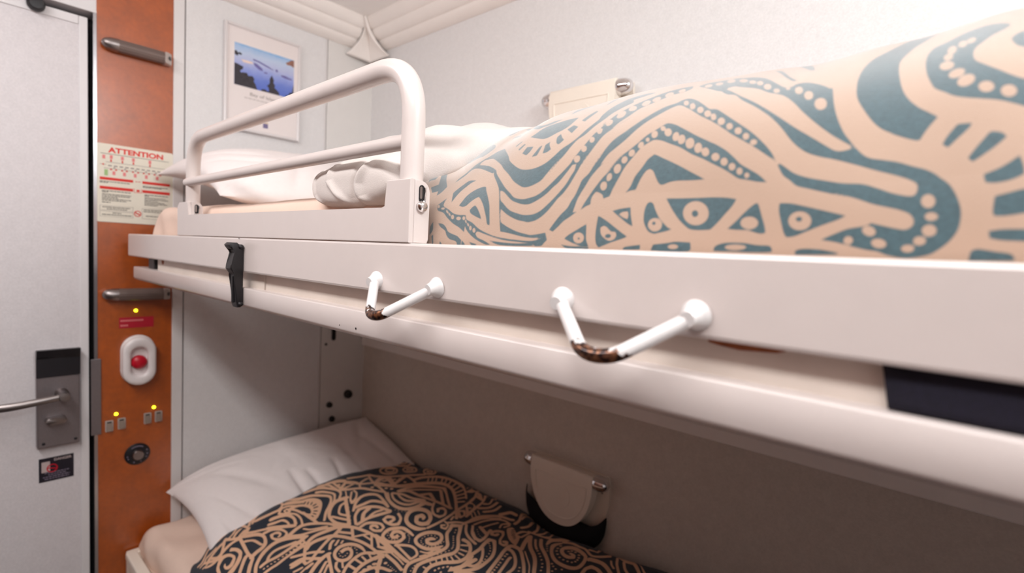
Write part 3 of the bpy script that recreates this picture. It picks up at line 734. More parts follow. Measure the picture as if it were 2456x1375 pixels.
# white turned-down end of the upper duvet
RIDGES = [([(1.0, 1.512), (0.9975, 1.488), (1.005, 1.466), (1.03, 1.450)], 0.0045, 0.0045), ([(1.052, 1.508), (1.055, 1.484), (1.075, 1.468), (1.10, 1.452)], 0.005, 0.0055),
          ([(1.118, 1.505), (1.114, 1.482), (1.112, 1.462), (1.115, 1.446)], 0.006, -0.008), ([(1.135, 1.500), (1.125, 1.478), (1.128, 1.460), (1.145, 1.448)], 0.006, 0.007), ([(1.16, 1.512), (1.19, 1.478), (1.17, 1.456)], 0.008, -0.006)]
def ridge(x, z):
    h = 0
    for pts, w, amp in RIDGES:
        d = 9
        for (ax, az), (bx_, bz) in zip(pts, pts[1:]):
            ux, uz = bx_-ax, bz-az; t = max(0, min(1, ((x-ax)*ux+(z-az)*uz)/(ux*ux+uz*uz)))
            d = min(d, math.hypot(x-ax-t*ux, z-az-t*uz))
        h += amp*math.exp(-(d/w)**2)
    return h
def fold_pt(a, b):
    th = 2*PI*a
    q = min(1, b/0.38)
    if b < 0.38:
        y = 0.016+0.036*(1-math.sqrt(max(0, 1-q**3)))
        sc = q**0.8
    else:
        y = 0.052+0.64*((b-0.38)/0.62)**1.2; sc = 1
    xc = interp([(0.01, 1.086), (0.06, 1.085), (0.15, 1.085), (0.3, 1.08), (0.7, 1.05)], y)
    hw = interp([(0.01, 0.104), (0.05, 0.110), (0.08, 0.15), (0.2, 0.19), (0.4, 0.20), (0.7, 0.2)], y)
    zt = interp([(0.01, 1.508), (0.05, 1.517), (0.07, 1.530), (0.14, 1.572), (0.25, 1.590), (0.45, 1.590), (0.7, 1.575)], y)
    zb = interp([(0.01, 1.4485), (0.052, 1.452), (0.08, 1.476), (0.7, 1.476)], y)
    cs, sn = math.cos(th), math.sin(th)
    ex = 0.78
    zm = (zt+zb)/2
    x = xc+hw*sc*math.copysign(abs(cs)**ex, cs); z = zm+(zt-zb)/2*sc*math.copysign(abs(sn)**ex, sn)
    e = ss(1, 0.97, b); x = xc+(x-xc)*(.3+.7*math.sqrt(e)); z = zm+(z-zm)*(.3+.7*math.sqrt(e))
    back = ss(.36, .6, b)
    f = back*(0.0045*math.sin((x-1.0)*46+2.2*math.sin(z*30)+y*14)+0.007*nz(x*9, y*9, z*9))+0.004*nz(x*23, y*20, z*23)*(.4+.6*back)
    p = Vector((x, y, z))+Vector((cs*0.4, -0.15, sn))*f*min(1, sc)
    p.y -= ridge(p.x, p.z)*ss(.10, .04, y)
    p.z = max(p.z, 1.448)
    return p
bm = bmesh.new(); V = grid_surface(bm, fold_pt, 150, 150, True)
bmesh.ops.remove_doubles(bm, verts=[V[i][0] for i in range(150)], dist=1e-4); bm.faces.new([V[i][-1] for i in range(150)][::-1])
o = obj('turned_down_sheet', bm, MT['linen_grey'], None, True, sharp=math.radians(75)); origin_to(o, (1.09, 0.35, 1.476))
tag(o, 'rumpled white folded sheet across the upper bunk behind the guard post', 'sheet')

# upper duvet: a plump roll along the bunk
DU_H = [(1.1, 0.06), (1.16, 0.155), (1.22, 0.177), (1.28, 0.191), (1.34, 0.207), (1.40, 0.2095), (1.52, 0.2105), (1.58, 0.2065), (1.64, 0.2095), (1.7, 0.218), (1.76, 0.2195), (2.25, 0.2195)]
DU_Y0, DU_Y1, DU_Z0 = 0.0335, 0.715, 1.402
def duvet_upper(s, t):
    """s = metres along the bunk (x), t = 0..1 around the section from the front foot over the crest to the back"""
    h = interp(DU_H, s)
    yc = (DU_Y0+DU_Y1)/2; a = (DU_Y1-DU_Y0)/2
    th = PI*(1-t)
    c, sn = math.cos(th), math.sin(th)
    y = yc+a*math.copysign(abs(c)**0.92, c); z = DU_Z0+h*abs(sn)**0.92
    k = 0.006*nz(s*5, y*5, z*5)+0.003*nz(s*13, t*9, 2.0)
    g = ss(1.30, 1.20, s)*0.006*math.sin(t*26+s*30)
    nrm = Vector((0, c/a, sn/h)).normalized()
    p = Vector((s, y, z))+nrm*(k+g)*min(1, t*14, (1-t)*14)
    return p
DU_S = np.concatenate([np.linspace(1.12, 1.76, 500), np.linspace(1.765, 2.24, 90)])
DU_T = np.concatenate([np.linspace(0, 0.44, 320), np.linspace(0.445, 1, 80)])
bm = bmesh.new()
grid_surface(bm, lambda a, b: duvet_upper(DU_S[round(a*(len(DU_S)-1))], DU_T[round(b*(len(DU_T)-1))]), len(DU_S), len(DU_T))
DU = obj('duvet', bm, MT['duvet'], None, True); origin_to(DU, (1.7, 0.37, 1.402))
tag(DU, 'thick tan duvet with large teal tribal print on the upper bunk', 'duvet', 'printed duvets')

# ------------------------------------------------------------------ lower bunk
lb = thing('lower_bunk', 'pale lower bunk base under the patterned duvet', 'bunk bed', (0.1, 0.0, 0.0))
obj('front_panel', B(0.03, XR, 0.010, 0.024, 0.08, 0.520, 0.003), MT['cream'], lb)
obj('top_rail', B(0.028, XR, 0.004, 0.030, 0.515, 0.535, 0.004), MT['cream'], lb)
obj('base_board', B(0.03, XR, 0.026, 0.745, 0.46, 0.50, 0.002), MT['cream'], lb)
obj('end_panel', B(0.006, 0.03, 0.010, 0.745, 0.0, 0.528, 0.003), MT['cream'], lb)
sheeted('mattress', 0.018, 2.26, 0.040, 0.738, 0.501, 0.592, MT['sheet'], 'cream sheeted mattress on the lower bunk under pillow and duvet', seed=5, soft=0.007, r=0.035)
def low_frame(u, v):
    y = 0.425+0.325*u
    t = (v+1)/2
    x = 0.024+0.40*t
    z = 0.738-0.11*t**0.9-0.01*t*t+0.018*math.sin(PI*t)+0.02*u
    z -= 0.045*max(0, -u)**5*(1-t)
    return Vector((x, y, z)), Vector((0.28, 0, 0.96))
pl = cushion('pillow', low_frame, 1, 1, 0.070, MT['linen'], '', '', seed=9, ear=0.06, creases=[(-.95, -.5, -.55, .9, .008, .035), (-.9, .1, -.75, 1, .009, .03), (-.8, -.7, -.3, .6, .006, .05), (-.25, .15, -.2, 1, .008, .03), (-.12, .25, -.02, 1, .007, .03), (.15, .2, .12, 1, .010, .03), (.3, 0, .42, .9, .006, .04), (.8, -.8, .45, .2, .008, .05), (.6, -.2, .75, .8, .007, .05), (-.95, -.9, -.5, -.4, .008, .05)])
origin_to(pl, (0.2, 0.42, 0.60)); tag(pl, 'white pillow on the lower bunk leaning against the end wall', 'pillow', 'white pillows')

DL_X = [(0.03, 0.422), (0.08, 0.342), (0.14, 0.2905), (0.2, 0.293), (0.3, 0.3025), (0.4, 0.291), (0.52, 0.2735), (0.64, 0.2655), (0.75, 0.25)]
DL_Z = [(0.2, -0.0255), (0.35, -0.0305), (0.5, 0.008), (0.65, 0.0045), (0.8, 0.002), (0.95, -0.0105), (1.1, -0.0015), (1.25, 0.02)]
def duvet_lower(s, t):
    """s = metres from the pillow end, t = metres across from the front edge to the wall"""
    y = 0.035+t
    xl = interp(DL_X, y)
    x = xl+s*(2.25-xl)/2.05
    d = s
    up = ss(-0.01, 0.12, d)**0.7
    zt = interp([(0.03, 0.600), (0.07, 0.640), (0.16, 0.684), (0.3, 0.712), (0.5, 0.728), (0.68, 0.722), (0.75, 0.690)], y)
    zt += interp(DL_Z, x)*ss(0.30, 0.66, y)
    z = 0.598+(zt-0.598)*(0.30+0.70*up)
    # riding over the pillow foot
    z += 0.045*ss(0.46, 0.24, x)*ss(0.10, 0.3, y)
    z += (0.012*nz(x*3.2, y*3.6, 1.0)+0.006*nz(x*8, y*7, 4.0))*up*ss(0.03, .12, y)
    return Vector((x, y, z))
DL_S = np.concatenate([np.linspace(0, 1.02, 640), np.linspace(1.03, 2.05, 80)])
DL_T = np.linspace(0, 0.708, 430)
bm = bmesh.new()
grid_surface(bm, lambda a, b: duvet_lower(DL_S[round(a*(len(DL_S)-1))], DL_T[round(b*(len(DL_T)-1))]), len(DL_S), len(DL_T))
DLO = obj('duvet', bm, MT['duvet_low'], None, True); origin_to(DLO, (1.2, 0.38, 0.6))
tag(DLO, 'puffy tan and navy spiral print duvet on the lower bunk', 'duvet', 'printed duvets')

# ------------------------------------------------------------------ cotton print
# motifs drawn in fabric coordinates (0.1 mm): D dark shape, L light shape, S light band, K dark band, o light dot
MOTIF_LARGE = """D2956,1475 3036,1346 3226,1124 3306,1020 3410,939 3520,877 3626,854 3732,862 3827,908 3889,980 3948,1075 4004,1132 4057,1213 4094,1320 4135,1447 4168,1572 4194,1694 4242,1820 4330,1904 4382,1799 4312,1714 4253,1609 4220,1486 4176,1383 4128,1250 4073,1179 4040,1090 4013,1001 3960,889 3905,770 3971,940 3929,859 3886,773 3850,711 3787,672 3716,650 3655,651 3575,687 3494,737 3409,810 3284,910 3190,1004 3079,1101 2945,1207 2815,1226 2775,1161 2706,1170 2852,1308 2921,1375 3020,1364
D2776,1228 2706,1170 2676,1108 2638,1021 2585,955 2562,880 2608,920 2673,989 2711,1059 2773,1076 2877,1047 3014,969 3129,899 3137,913 3177,848 3283,724 3337,653 3389,538 3430,417 3465,300 3493,202 3574,191 3674,173 3789,152 3900,143 3971,146 3920,100 3936,67 4012,72 4042,99 4072,126 4047,185 4037,192 3956,178 3872,170 3822,178 3717,199 3616,232 3530,270 3478,308 3445,432 3535,376 3622,337 3694,313 3781,297 3823,291 3897,304 3957,335 4011,383 4057,446 4099,517 4146,574 4185,652 4209,725 4234,814 4249,883 4273,969 4233,821 4269,919 4299,1005 4319,1071 4352,1177 4398,1247 4455,1307 4508,1372 4553,1438 4395,1234 4439,1346 4504,1449 4560,1570 4650,1651 4724,1726 4782,1794 4869,1833 4907,1929 4877,2028 4830,2016 4756,1985 4646,1907 4542,1812 4449,1726 4377,1635 4315,1525 4269,1418 4254,1328 4327,1574 4294,1433 4267,1327 4225,1215 4192,1093 4155,991 4115,886 4148,985 4135,935 4121,887 4071,803 4017,728 3960,653 3905,595 3843,553 3772,534 3696,523 3589,542 3512,595 3412,668 3303,768 3206,866 3159,933 3089,990 2999,1052 2899,1102 2794,1135
L4187,869 4191,802 4171,743 4148,669 4107,597 4062,533 4010,468 3947,405 3880,371 3805,361 3725,367 3595,402 3527,438 3462,487 3413,527 3367,632 3427,610 3522,541 3582,507 3694,473 3775,467 3838,487 3909,529 3968,579 4014,637 4051,673 4082,725 4120,800 4146,863
L3716,142 3824,136 4000,138 3982,111 3854,109 3720,114
L4203,916 4199,897 4184,890 4163,897 4145,916 4136,939 4140,959 4155,966 4176,959 4194,939
L4209,909 4201,890 4183,884 4162,894 4147,916 4142,942 4150,962 4168,968 4189,957 4205,934
L4239,1023 4232,1006 4215,1002 4195,1013 4179,1034 4172,1059 4178,1078 4195,1082 4216,1070 4233,1047
L4280,1130 4274,1112 4258,1109 4238,1121 4221,1144 4213,1171 4217,1190 4233,1193 4254,1180 4272,1156
L4311,1241 4305,1223 4288,1222 4267,1238 4248,1266 4239,1296 4244,1316 4261,1317 4284,1299 4303,1269
L4357,1351 4347,1332 4326,1336 4300,1361 4280,1400 4272,1438 4280,1460 4302,1456 4330,1427 4351,1386
L4434,1457 4413,1440 4383,1451 4356,1487 4340,1537 4341,1583 4361,1603 4393,1589 4423,1548 4439,1497
L4495,1560 4476,1552 4450,1569 4425,1606 4411,1649 4414,1682 4433,1690 4460,1670 4486,1631 4499,1589
L4304,1257 4298,1247 4286,1248 4273,1260 4264,1278 4262,1297 4268,1308 4280,1307 4293,1295 4303,1275
L4360,1345 4344,1330 4321,1336 4299,1361 4285,1398 4285,1432 4299,1450 4324,1443 4348,1414 4362,1376
L4427,1461 4404,1445 4376,1455 4352,1487 4341,1531 4347,1571 4369,1589 4399,1577 4424,1540 4435,1496
L4510,1557 4495,1549 4472,1564 4449,1596 4436,1636 4436,1666 4452,1674 4476,1657 4499,1622 4512,1584
L4605,1622 4581,1615 4552,1634 4528,1673 4519,1717 4528,1750 4553,1756 4583,1735 4607,1695 4615,1652
L4681,1679 4658,1673 4631,1692 4610,1728 4604,1769 4614,1798 4638,1803 4666,1782 4687,1745 4692,1705
L4775,1744 4752,1741 4724,1764 4701,1806 4693,1853 4702,1886 4726,1890 4756,1863 4779,1818 4786,1773
L4858,1829 4839,1827 4817,1847 4800,1882 4793,1922 4800,1951 4818,1955 4842,1931 4861,1892 4867,1853
D4142,1548 4143,1742 4181,1904 4236,2017 4366,2060 4506,2014 4521,1980 4426,1936 4330,1892 4256,1779 4204,1645 4180,1477
D4125,203 4082,219 4131,293 4178,360 4231,421 4252,484 4279,547 4295,624 4311,695 4361,756 4392,849 4420,946 4391,833 4425,912 4453,1003 4495,1089 4556,1156 4645,1223 4571,1171 4642,1259 4708,1353 4773,1443 4830,1510 4916,1564 4942,1603 5000,1620 5090,1547 5193,1426 5266,1340 5331,1316 5429,1221 5539,1114 5639,1021 5719,939 5797,848 5850,775 5891,700 5871,723 5811,772 5727,842 5624,920 5529,994 5424,1087 5333,1165 5218,1257 5108,1365 4990,1477 4942,1496 4887,1451 4820,1368 4752,1287 4688,1187 4626,1075 4551,986 4498,926 4456,829 4489,851 4436,785 4391,710 4366,640 4335,565 4315,502 4309,447 4303,399 4301,378 4342,384 4278,335 4224,299 4173,246
L5034,1514 5041,1483 5035,1468 5020,1473 5000,1497 4983,1532 4975,1565 4979,1582 4995,1576 5016,1550
L5121,1427 5128,1393 5123,1376 5107,1381 5086,1406 5069,1444 5060,1481 5064,1502 5080,1496 5102,1467
L5219,1339 5223,1311 5214,1296 5196,1301 5175,1324 5159,1357 5154,1389 5162,1405 5180,1399 5202,1373
L5302,1265 5305,1238 5295,1224 5277,1228 5257,1249 5242,1279 5238,1308 5248,1324 5266,1319 5287,1296
L5359,1211 5362,1186 5355,1173 5341,1176 5325,1194 5313,1221 5309,1248 5315,1263 5330,1259 5346,1239
L5444,1143 5445,1117 5435,1104 5417,1108 5398,1126 5385,1154 5383,1181 5393,1195 5411,1191 5431,1171
L5520,1074 5521,1053 5511,1042 5496,1044 5480,1060 5469,1083 5468,1105 5477,1117 5493,1114 5509,1097
L5599,1014 5599,993 5589,982 5572,985 5555,1000 5545,1023 5545,1045 5555,1056 5572,1053 5589,1037
L5665,951 5664,932 5655,922 5641,924 5627,938 5618,958 5618,978 5627,988 5641,986 5656,972
L5731,888 5730,873 5720,866 5705,867 5691,879 5683,895 5685,910 5695,918 5710,916 5724,904
D4376,397 4397,457 4424,518 4452,578 4482,631 4522,697 4565,748 4597,808 4640,875 4665,909 4542,729 4589,812 4637,887 4691,936 4753,1005 4821,1098 4883,1153 4930,1202 4965,1216 5039,1182 5137,1110 5258,1021 5361,955 5442,905 5523,844 5597,773 5653,715 5723,666 5790,619 5855,557 5787,568 5737,582 5660,602 5603,641 5529,691 5437,745 5358,793 5260,846 5154,920 5049,974 4976,1012 4907,1030 4866,1011 4803,952 4772,891 4739,832 4707,765 4685,690 4657,600 4690,703 4666,637 4648,572 4635,513 4580,495 4563,530 4525,553 4489,565 4465,530 4459,489 4466,448 4420,429
L4586,601 4579,580 4562,571 4542,577 4525,597 4519,622 4526,643 4543,652 4564,646 4580,626
L4613,683 4606,667 4591,660 4575,667 4562,684 4559,705 4566,722 4581,728 4597,721 4610,704
L4678,754 4669,731 4651,721 4630,730 4614,753 4610,783 4618,807 4637,816 4658,807 4674,784
L4585,603 4576,583 4557,576 4536,584 4521,604 4517,629 4526,649 4545,656 4566,648 4581,627
L4611,683 4604,664 4590,656 4573,662 4562,681 4559,705 4566,725 4580,733 4597,726 4609,707
L4674,755 4663,735 4644,729 4624,739 4610,762 4608,788 4618,808 4637,813 4658,803 4672,781
L4716,835 4707,819 4691,814 4673,823 4660,843 4658,865 4666,882 4683,887 4701,877 4714,858
L4764,895 4754,880 4737,877 4720,887 4708,908 4707,931 4717,947 4734,950 4752,938 4763,917
L4820,970 4810,956 4794,954 4779,965 4770,986 4771,1007 4781,1022 4796,1024 4812,1012 4821,992
L4858,1038 4860,1024 4853,1017 4842,1018 4830,1028 4821,1043 4820,1058 4826,1066 4838,1064 4850,1054
L4915,1072 4907,1055 4889,1052 4871,1066 4857,1090 4853,1116 4862,1135 4879,1137 4898,1123 4912,1098
L4962,1151 4964,1133 4956,1124 4941,1126 4926,1139 4915,1159 4913,1178 4920,1188 4935,1186 4951,1171
L5032,1096 5034,1069 5023,1054 5003,1057 4982,1076 4966,1106 4963,1134 4974,1150 4994,1147 5017,1126
L5112,1029 5109,1003 5095,992 5076,1000 5060,1024 5052,1056 5055,1083 5068,1094 5087,1085 5104,1060
L5174,988 5169,962 5154,952 5133,961 5116,985 5108,1018 5112,1045 5127,1056 5148,1046 5165,1020
L5260,936 5254,909 5236,899 5212,909 5193,935 5184,969 5190,997 5208,1008 5232,997 5252,969
L5333,886 5330,860 5315,848 5296,854 5278,876 5269,907 5272,935 5286,948 5306,941 5324,917
L5399,847 5399,823 5387,809 5369,812 5350,829 5338,854 5338,879 5350,892 5368,890 5387,872
L5489,791 5487,771 5474,760 5455,762 5437,777 5426,799 5427,820 5440,831 5459,829 5478,813
L5558,743 5557,724 5546,713 5529,715 5513,728 5504,749 5505,769 5516,781 5533,779 5549,764
L5622,696 5620,679 5610,669 5595,670 5580,683 5572,701 5573,719 5584,729 5599,728 5614,715
L5678,656 5677,639 5668,630 5655,631 5642,642 5635,660 5636,676 5645,686 5659,684 5671,673
L5730,620 5728,607 5721,600 5711,601 5701,610 5695,623 5696,636 5703,643 5714,642 5724,634
D4952,878 5042,830 5172,758 5281,692 5415,615 5310,615 5202,620 5137,613 5081,594 5047,612 5014,661 4977,720 4944,743 4913,724 4883,653 4863,566 4862,562 4818,557 4777,540 4809,596 4828,680 4871,763 4903,836 4943,874
D4945,1983 5001,2100 5111,2135 5225,2153 5282,2119 5400,2060 5525,1933 5647,1734 5758,1570 5812,1547 5834,1598 5887,1601 5948,1561 6027,1477 6092,1391 6105,1400 6124,1303 6145,1201 6173,1091 6209,985 6248,897 6289,831 6321,783 6302,770 6293,797 6246,835 6184,888 6118,956 6046,1040 5967,1147 5874,1294 5782,1414 5672,1493 5553,1614 5411,1704 5333,1769 5282,1744 5298,1672 5225,1689 5103,1818
L5078,1956 5089,1912 5083,1885 5064,1882 5039,1902 5017,1941 5005,1986 5009,2020 5028,2026 5055,2001
L5166,1978 5178,1929 5172,1901 5153,1898 5128,1922 5105,1966 5092,2016 5095,2053 5114,2058 5141,2028
L5256,2022 5269,1965 5263,1932 5241,1934 5211,1968 5183,2028 5167,2093 5169,2137 5193,2135 5227,2087
L5390,1920 5397,1876 5385,1859 5359,1876 5328,1921 5302,1982 5291,2037 5302,2060 5331,2037 5365,1982
L5488,1811 5493,1776 5485,1761 5466,1770 5443,1802 5424,1847 5416,1890 5424,1909 5445,1896 5470,1857
L5563,1744 5569,1705 5562,1687 5546,1694 5525,1724 5507,1771 5498,1817 5504,1842 5522,1832 5545,1793
L5656,1621 5661,1581 5652,1562 5634,1568 5612,1598 5594,1644 5588,1688 5595,1713 5615,1704 5638,1668
L5744,1507 5746,1482 5737,1470 5722,1475 5706,1496 5695,1524 5692,1551 5700,1564 5716,1558 5732,1536
L5813,1517 5814,1502 5808,1495 5798,1499 5787,1513 5780,1531 5779,1548 5785,1556 5795,1551 5806,1536
L5912,1444 5915,1406 5906,1388 5889,1394 5869,1424 5855,1468 5850,1511 5859,1533 5877,1525 5898,1489
L5999,1332 6001,1296 5990,1278 5972,1283 5952,1312 5938,1354 5935,1396 5945,1418 5964,1409 5985,1376
L6106,1193 6106,1154 6091,1133 6068,1139 6044,1169 6029,1214 6028,1258 6043,1282 6067,1274 6092,1239
D5205,1747 5292,1691 5416,1549 5479,1477 5602,1354 5734,1213 5854,1086 5947,991 6031,917 6111,849 6175,795 6217,765 6256,759 6301,773 6321,783 6364,729 6408,697 6480,677 6549,654 6618,617 6675,589 6720,556 6749,525 6793,476 6828,406 6851,330 6854,263 6844,209 6814,154 6770,109 6729,83 6639,64 6553,78 6503,98 6442,108 6353,131 6282,151 6208,162 6278,199 6344,231 6405,244 6449,256 6453,269 6519,249 6588,230 6626,226 6652,246 6656,276 6637,312 6592,339 6528,361 6457,383 6360,425 6249,462 6314,436 6222,461 6101,499 6034,523 5989,565 5943,605 5899,682 5909,697 5948,663 6008,614 6082,580 6175,553 6285,527 6389,517 6466,486 6539,450 6608,426 6641,423 6653,441 6655,472 6645,503 6597,539 6526,574 6442,609 6333,655 6219,699 6152,721 6067,760 6001,814 5941,886 5890,963 5838,1038 5749,1151 5618,1292 5497,1412 5408,1530 5318,1585
L6741,384 6737,360 6723,346 6704,348 6686,364 6678,389 6682,413 6697,427 6716,425 6733,408
L6760,295 6755,281 6742,273 6724,273 6709,283 6702,297 6706,312 6720,320 6738,319 6753,309
L6760,218 6756,199 6741,187 6721,187 6704,200 6696,219 6701,239 6716,250 6736,250 6753,237
L6719,162 6715,147 6701,138 6684,137 6669,147 6663,162 6667,177 6680,186 6697,186 6712,177
L6671,119 6667,106 6653,98 6635,97 6619,105 6612,118 6617,131 6631,139 6649,139 6665,132
L6543,139 6535,124 6516,118 6493,122 6475,136 6469,153 6477,168 6496,174 6519,170 6537,156
L6486,205 6476,191 6458,188 6437,197 6422,214 6419,233 6429,247 6448,250 6469,241 6483,224
L6379,162 6376,148 6365,138 6350,138 6337,147 6331,162 6335,176 6346,186 6361,186 6374,177
D5489,2361 5580,2230 5724,1863 5822,1681 5785,1695 5694,1864 5595,2108
D5618,2600 5706,2495 5799,2275 5897,1907 5825,2019
D6617,2447 6524,2438 6447,2407 6398,2152 6349,1986 6285,1830 6255,1683 6244,1499 6255,1332 6278,1206 6328,1086 6391,973 6446,908 6501,871 6473,884 6543,838 6600,804 6635,789 6650,833 6673,887 6706,946 6701,950 6654,1000 6605,1053 6552,1135 6515,1228 6489,1340 6464,1504 6455,1657 6476,1804 6512,1975 6553,2122 6583,2292
D6875,2092 6782,2036 6693,1889 6626,1806 6601,1686 6599,1537 6617,1381 6644,1271 6672,1193 6720,1139 6766,1089 6830,1050 6891,1022 6950,997 7008,964 7063,927 7119,891 7113,1085 7056,1131 6999,1187 6938,1262 6883,1337 6843,1404 6829,1489 6835,1586 6871,1670 6912,1764 6963,1842 6989,1939 6944,2038
L6831,1765 6831,1726 6823,1700 6811,1693 6799,1709 6791,1743 6791,1783 6798,1814 6811,1822 6823,1802
L6789,1730 6790,1686 6784,1657 6772,1652 6759,1671 6750,1711 6749,1757 6755,1792 6767,1799 6780,1774
L6737,1697 6743,1646 6741,1600 6731,1575 6717,1577 6705,1607 6698,1655 6701,1706 6711,1737 6725,1734
L6731,1548 6732,1515 6724,1493 6711,1487 6697,1501 6688,1531 6687,1565 6694,1591 6708,1597 6722,1580
L6745,1416 6743,1382 6729,1363 6708,1365 6687,1386 6676,1421 6677,1457 6692,1479 6714,1477 6734,1452
L6800,1311 6799,1280 6784,1258 6762,1250 6741,1261 6728,1287 6729,1318 6743,1343 6766,1351 6788,1338
L6849,1221 6849,1186 6835,1160 6812,1150 6789,1161 6774,1189 6774,1225 6788,1254 6812,1264 6835,1251
L6938,1102 6933,1077 6917,1066 6895,1073 6877,1096 6869,1127 6874,1153 6891,1165 6912,1156 6930,1132
L7032,1044 7027,1018 7011,1005 6990,1010 6973,1031 6965,1061 6970,1088 6986,1101 7007,1096 7024,1074
D7112,1714 7050,1719 7019,1688 6997,1619 7007,1551 7032,1482 7109,1407
D6798,866 6859,857 6848,824 6797,754 6769,712 6741,739 6759,791
D6939,783 6981,769 7007,739 6962,681 6908,627 6877,600 6858,628 6887,687
D6927,521 6986,551 7031,588 7060,621 7078,561 7085,512 7037,483 6983,469 6939,473
D6980,396 7033,413 7087,430 7163,433 7169,321 7095,304 7034,292 6987,290 6978,314
D6969,213 7023,223 7100,224 7175,222 7179,160 7105,163 7020,167 6976,177
D6909,112 6937,121 7001,110 7063,99 7081,66 6901,59
D5137,478 5250,473 5382,471 5509,470 5601,462 5671,448 5647,396 5608,341 5569,285 5527,235 5511,226 5431,222 5373,228 5338,247 5277,299 5218,367 5171,431
L5490,349 5481,296 5438,263 5379,263 5325,297 5296,352 5304,408 5347,442 5408,440 5463,404
D5413,347 5411,332 5400,323 5385,323 5372,332 5364,348 5366,364 5377,373 5392,373 5405,363
D5813,417 5827,389 5852,323 5878,253 5889,204 5849,201 5777,222 5693,227 5638,233 5686,284 5734,344 5783,397
L5836,274 5828,248 5802,233 5766,233 5735,249 5721,275 5729,302 5756,317 5792,317 5822,300
D5950,407 6016,402 6092,382 6189,354 6282,327 6327,313 6286,287 6200,250 6133,218 6065,185 6016,177 5998,207 5976,275 5955,349
L6148,283 6140,248 6110,226 6069,226 6034,248 6017,285 6026,322 6057,344 6097,343 6132,320
D6096,295 6093,285 6085,280 6074,280 6064,286 6059,296 6062,306 6070,311 6082,311 6091,305
D5096,108 5211,123 5276,134 5386,130 5395,78 5368,64 5251,57 5080,62
L5298,97 5291,86 5272,79 5247,78 5225,84 5216,95 5223,105 5243,112 5268,113 5289,107
D5567,107 5617,130 5680,137 5758,136 5841,123 5920,119 5938,94 5924,77 5764,72 5558,74
L5778,106 5765,95 5730,87 5685,86 5647,91 5632,102 5645,114 5681,122 5726,123 5763,117
D6073,92 6120,105 6213,102 6305,86 6306,73 6075,65
D4991,438 5012,453 5040,437 5068,387 5103,333 5147,286 5191,245 5233,227 5185,212 5105,193 5092,191 5041,211 5000,269 4984,322 4980,389
L5146,263 5141,232 5115,213 5080,212 5048,232 5031,263 5037,295 5062,314 5098,314 5130,294
D5093,274 5091,266 5085,261 5076,261 5068,266 5064,275 5065,283 5071,288 5080,288 5088,283
D4695,382 4765,399 4853,410 4872,336 4905,245 4841,281 4766,331
L4762,352 4791,370 4835,376 4847,348 4849,308 4807,324
D4568,343 4604,327 4674,288 4750,239 4824,192 4870,166 4811,144 4734,119 4669,94 4616,72 4588,104 4573,165 4569,252 4569,308
L4610,239 4639,254 4668,245 4715,209 4756,203 4771,173 4751,143 4706,131 4655,154 4622,190
D4722,170 4718,160 4705,154 4687,153 4672,159 4665,169 4669,179 4683,185 4700,186 4715,180
D4468,271 4478,195 4488,133 4520,72 4458,77 4366,100 4302,124 4257,142 4309,181 4378,220 4432,252
L4463,151 4456,124 4431,106 4397,106 4366,122 4352,150 4358,178 4384,195 4418,196 4449,179
D4423,145 4421,139 4416,135 4409,135 4402,138 4399,144 4401,150 4406,154 4413,154 4420,150
D4220,93 4308,79 4421,76 4517,69 4519,54 4310,54
D4858,84 4988,104 4992,67 4841,60
D3844,1639 3838,1483 3803,1392 3744,1339 3685,1284 3620,1270 3500,1313 3395,1361 3426,1399 3469,1487 3527,1547 3639,1593 3749,1636
D3889,1455 3965,1409 3948,1297 3853,1380
D3817,1310 3867,1241 3909,1202 3876,1138 3835,1170 3800,1254
D3748,1202 3762,1151 3813,1082 3781,1048 3734,1037 3707,1161
D3670,1163 3673,1086 3670,1019 3606,1016 3628,1084 3644,1142
D3550,1168 3543,1101 3516,1052 3440,1092 3458,1183
D3408,1234 3367,1150 3336,1176 3380,1247
D3318,1313 3268,1244 3241,1271 3299,1326
D4017,1728 4004,1614 3988,1505 3934,1542 3952,1647 3985,1771
D3791,2128 3700,2012 3649,1798 3551,2097 3679,2167
D3996,2249 4014,1933 3991,1975 3950,2204
D2884,1685 2866,1800 2976,1769 3090,1598 2906,1745
D3235,1737 3328,1738 3236,1765
D2787,2107 2884,2105 3308,1663 3439,1606 3531,1660 3633,1676 3550,1586 3474,1554 3321,1557 2856,2052
D2192,2425 2606,2083 2704,2164 2732,1949 2704,1895
D2151,2000 2184,2095 2700,1607 2740,1424 2684,1350 2526,1402 2342,1430 2153,1748 2173,1808
D2116,1823 2095,1684 2180,1461 2254,1338 2228,1469 2150,1686
D1614,1859 2073,1523 2143,1694 2072,1711 2054,1606 2067,1515 1594,1983 1586,1903 1599,1919
D1587,1657 1574,1613 1713,1377 1839,1145 1664,1278 1587,1416 1588,1496 1582,1604
L1589,1522 1576,1531 1601,1491 1587,1490 1577,1487 1576,1483 1588,1475 1587,1489 1581,1512 1589,1517
L1673,1372 1710,1329 1723,1304 1706,1311 1670,1341 1633,1377 1608,1408 1599,1427 1609,1429 1635,1410
L1589,1569 1594,1560 1579,1564 1590,1538 1582,1535 1592,1521 1588,1529 1576,1553 1592,1551 1598,1556
D1590,1841 1605,1854 1606,1926 2078,1473 2063,1461 1609,1909
D1609,1778 2095,1221 2155,1092 2168,997 2102,987 2098,940 1970,1177 1716,1519 1661,1664
D2225,1186 2337,1012 2471,835 2437,753 2383,701 2364,776 2277,759 2205,848 2295,903 2236,1019 2168,1135
D2924,854 2811,868 2746,817 2685,757 2643,707 2669,627 2690,563 2712,622 2745,694 2799,766 2859,827
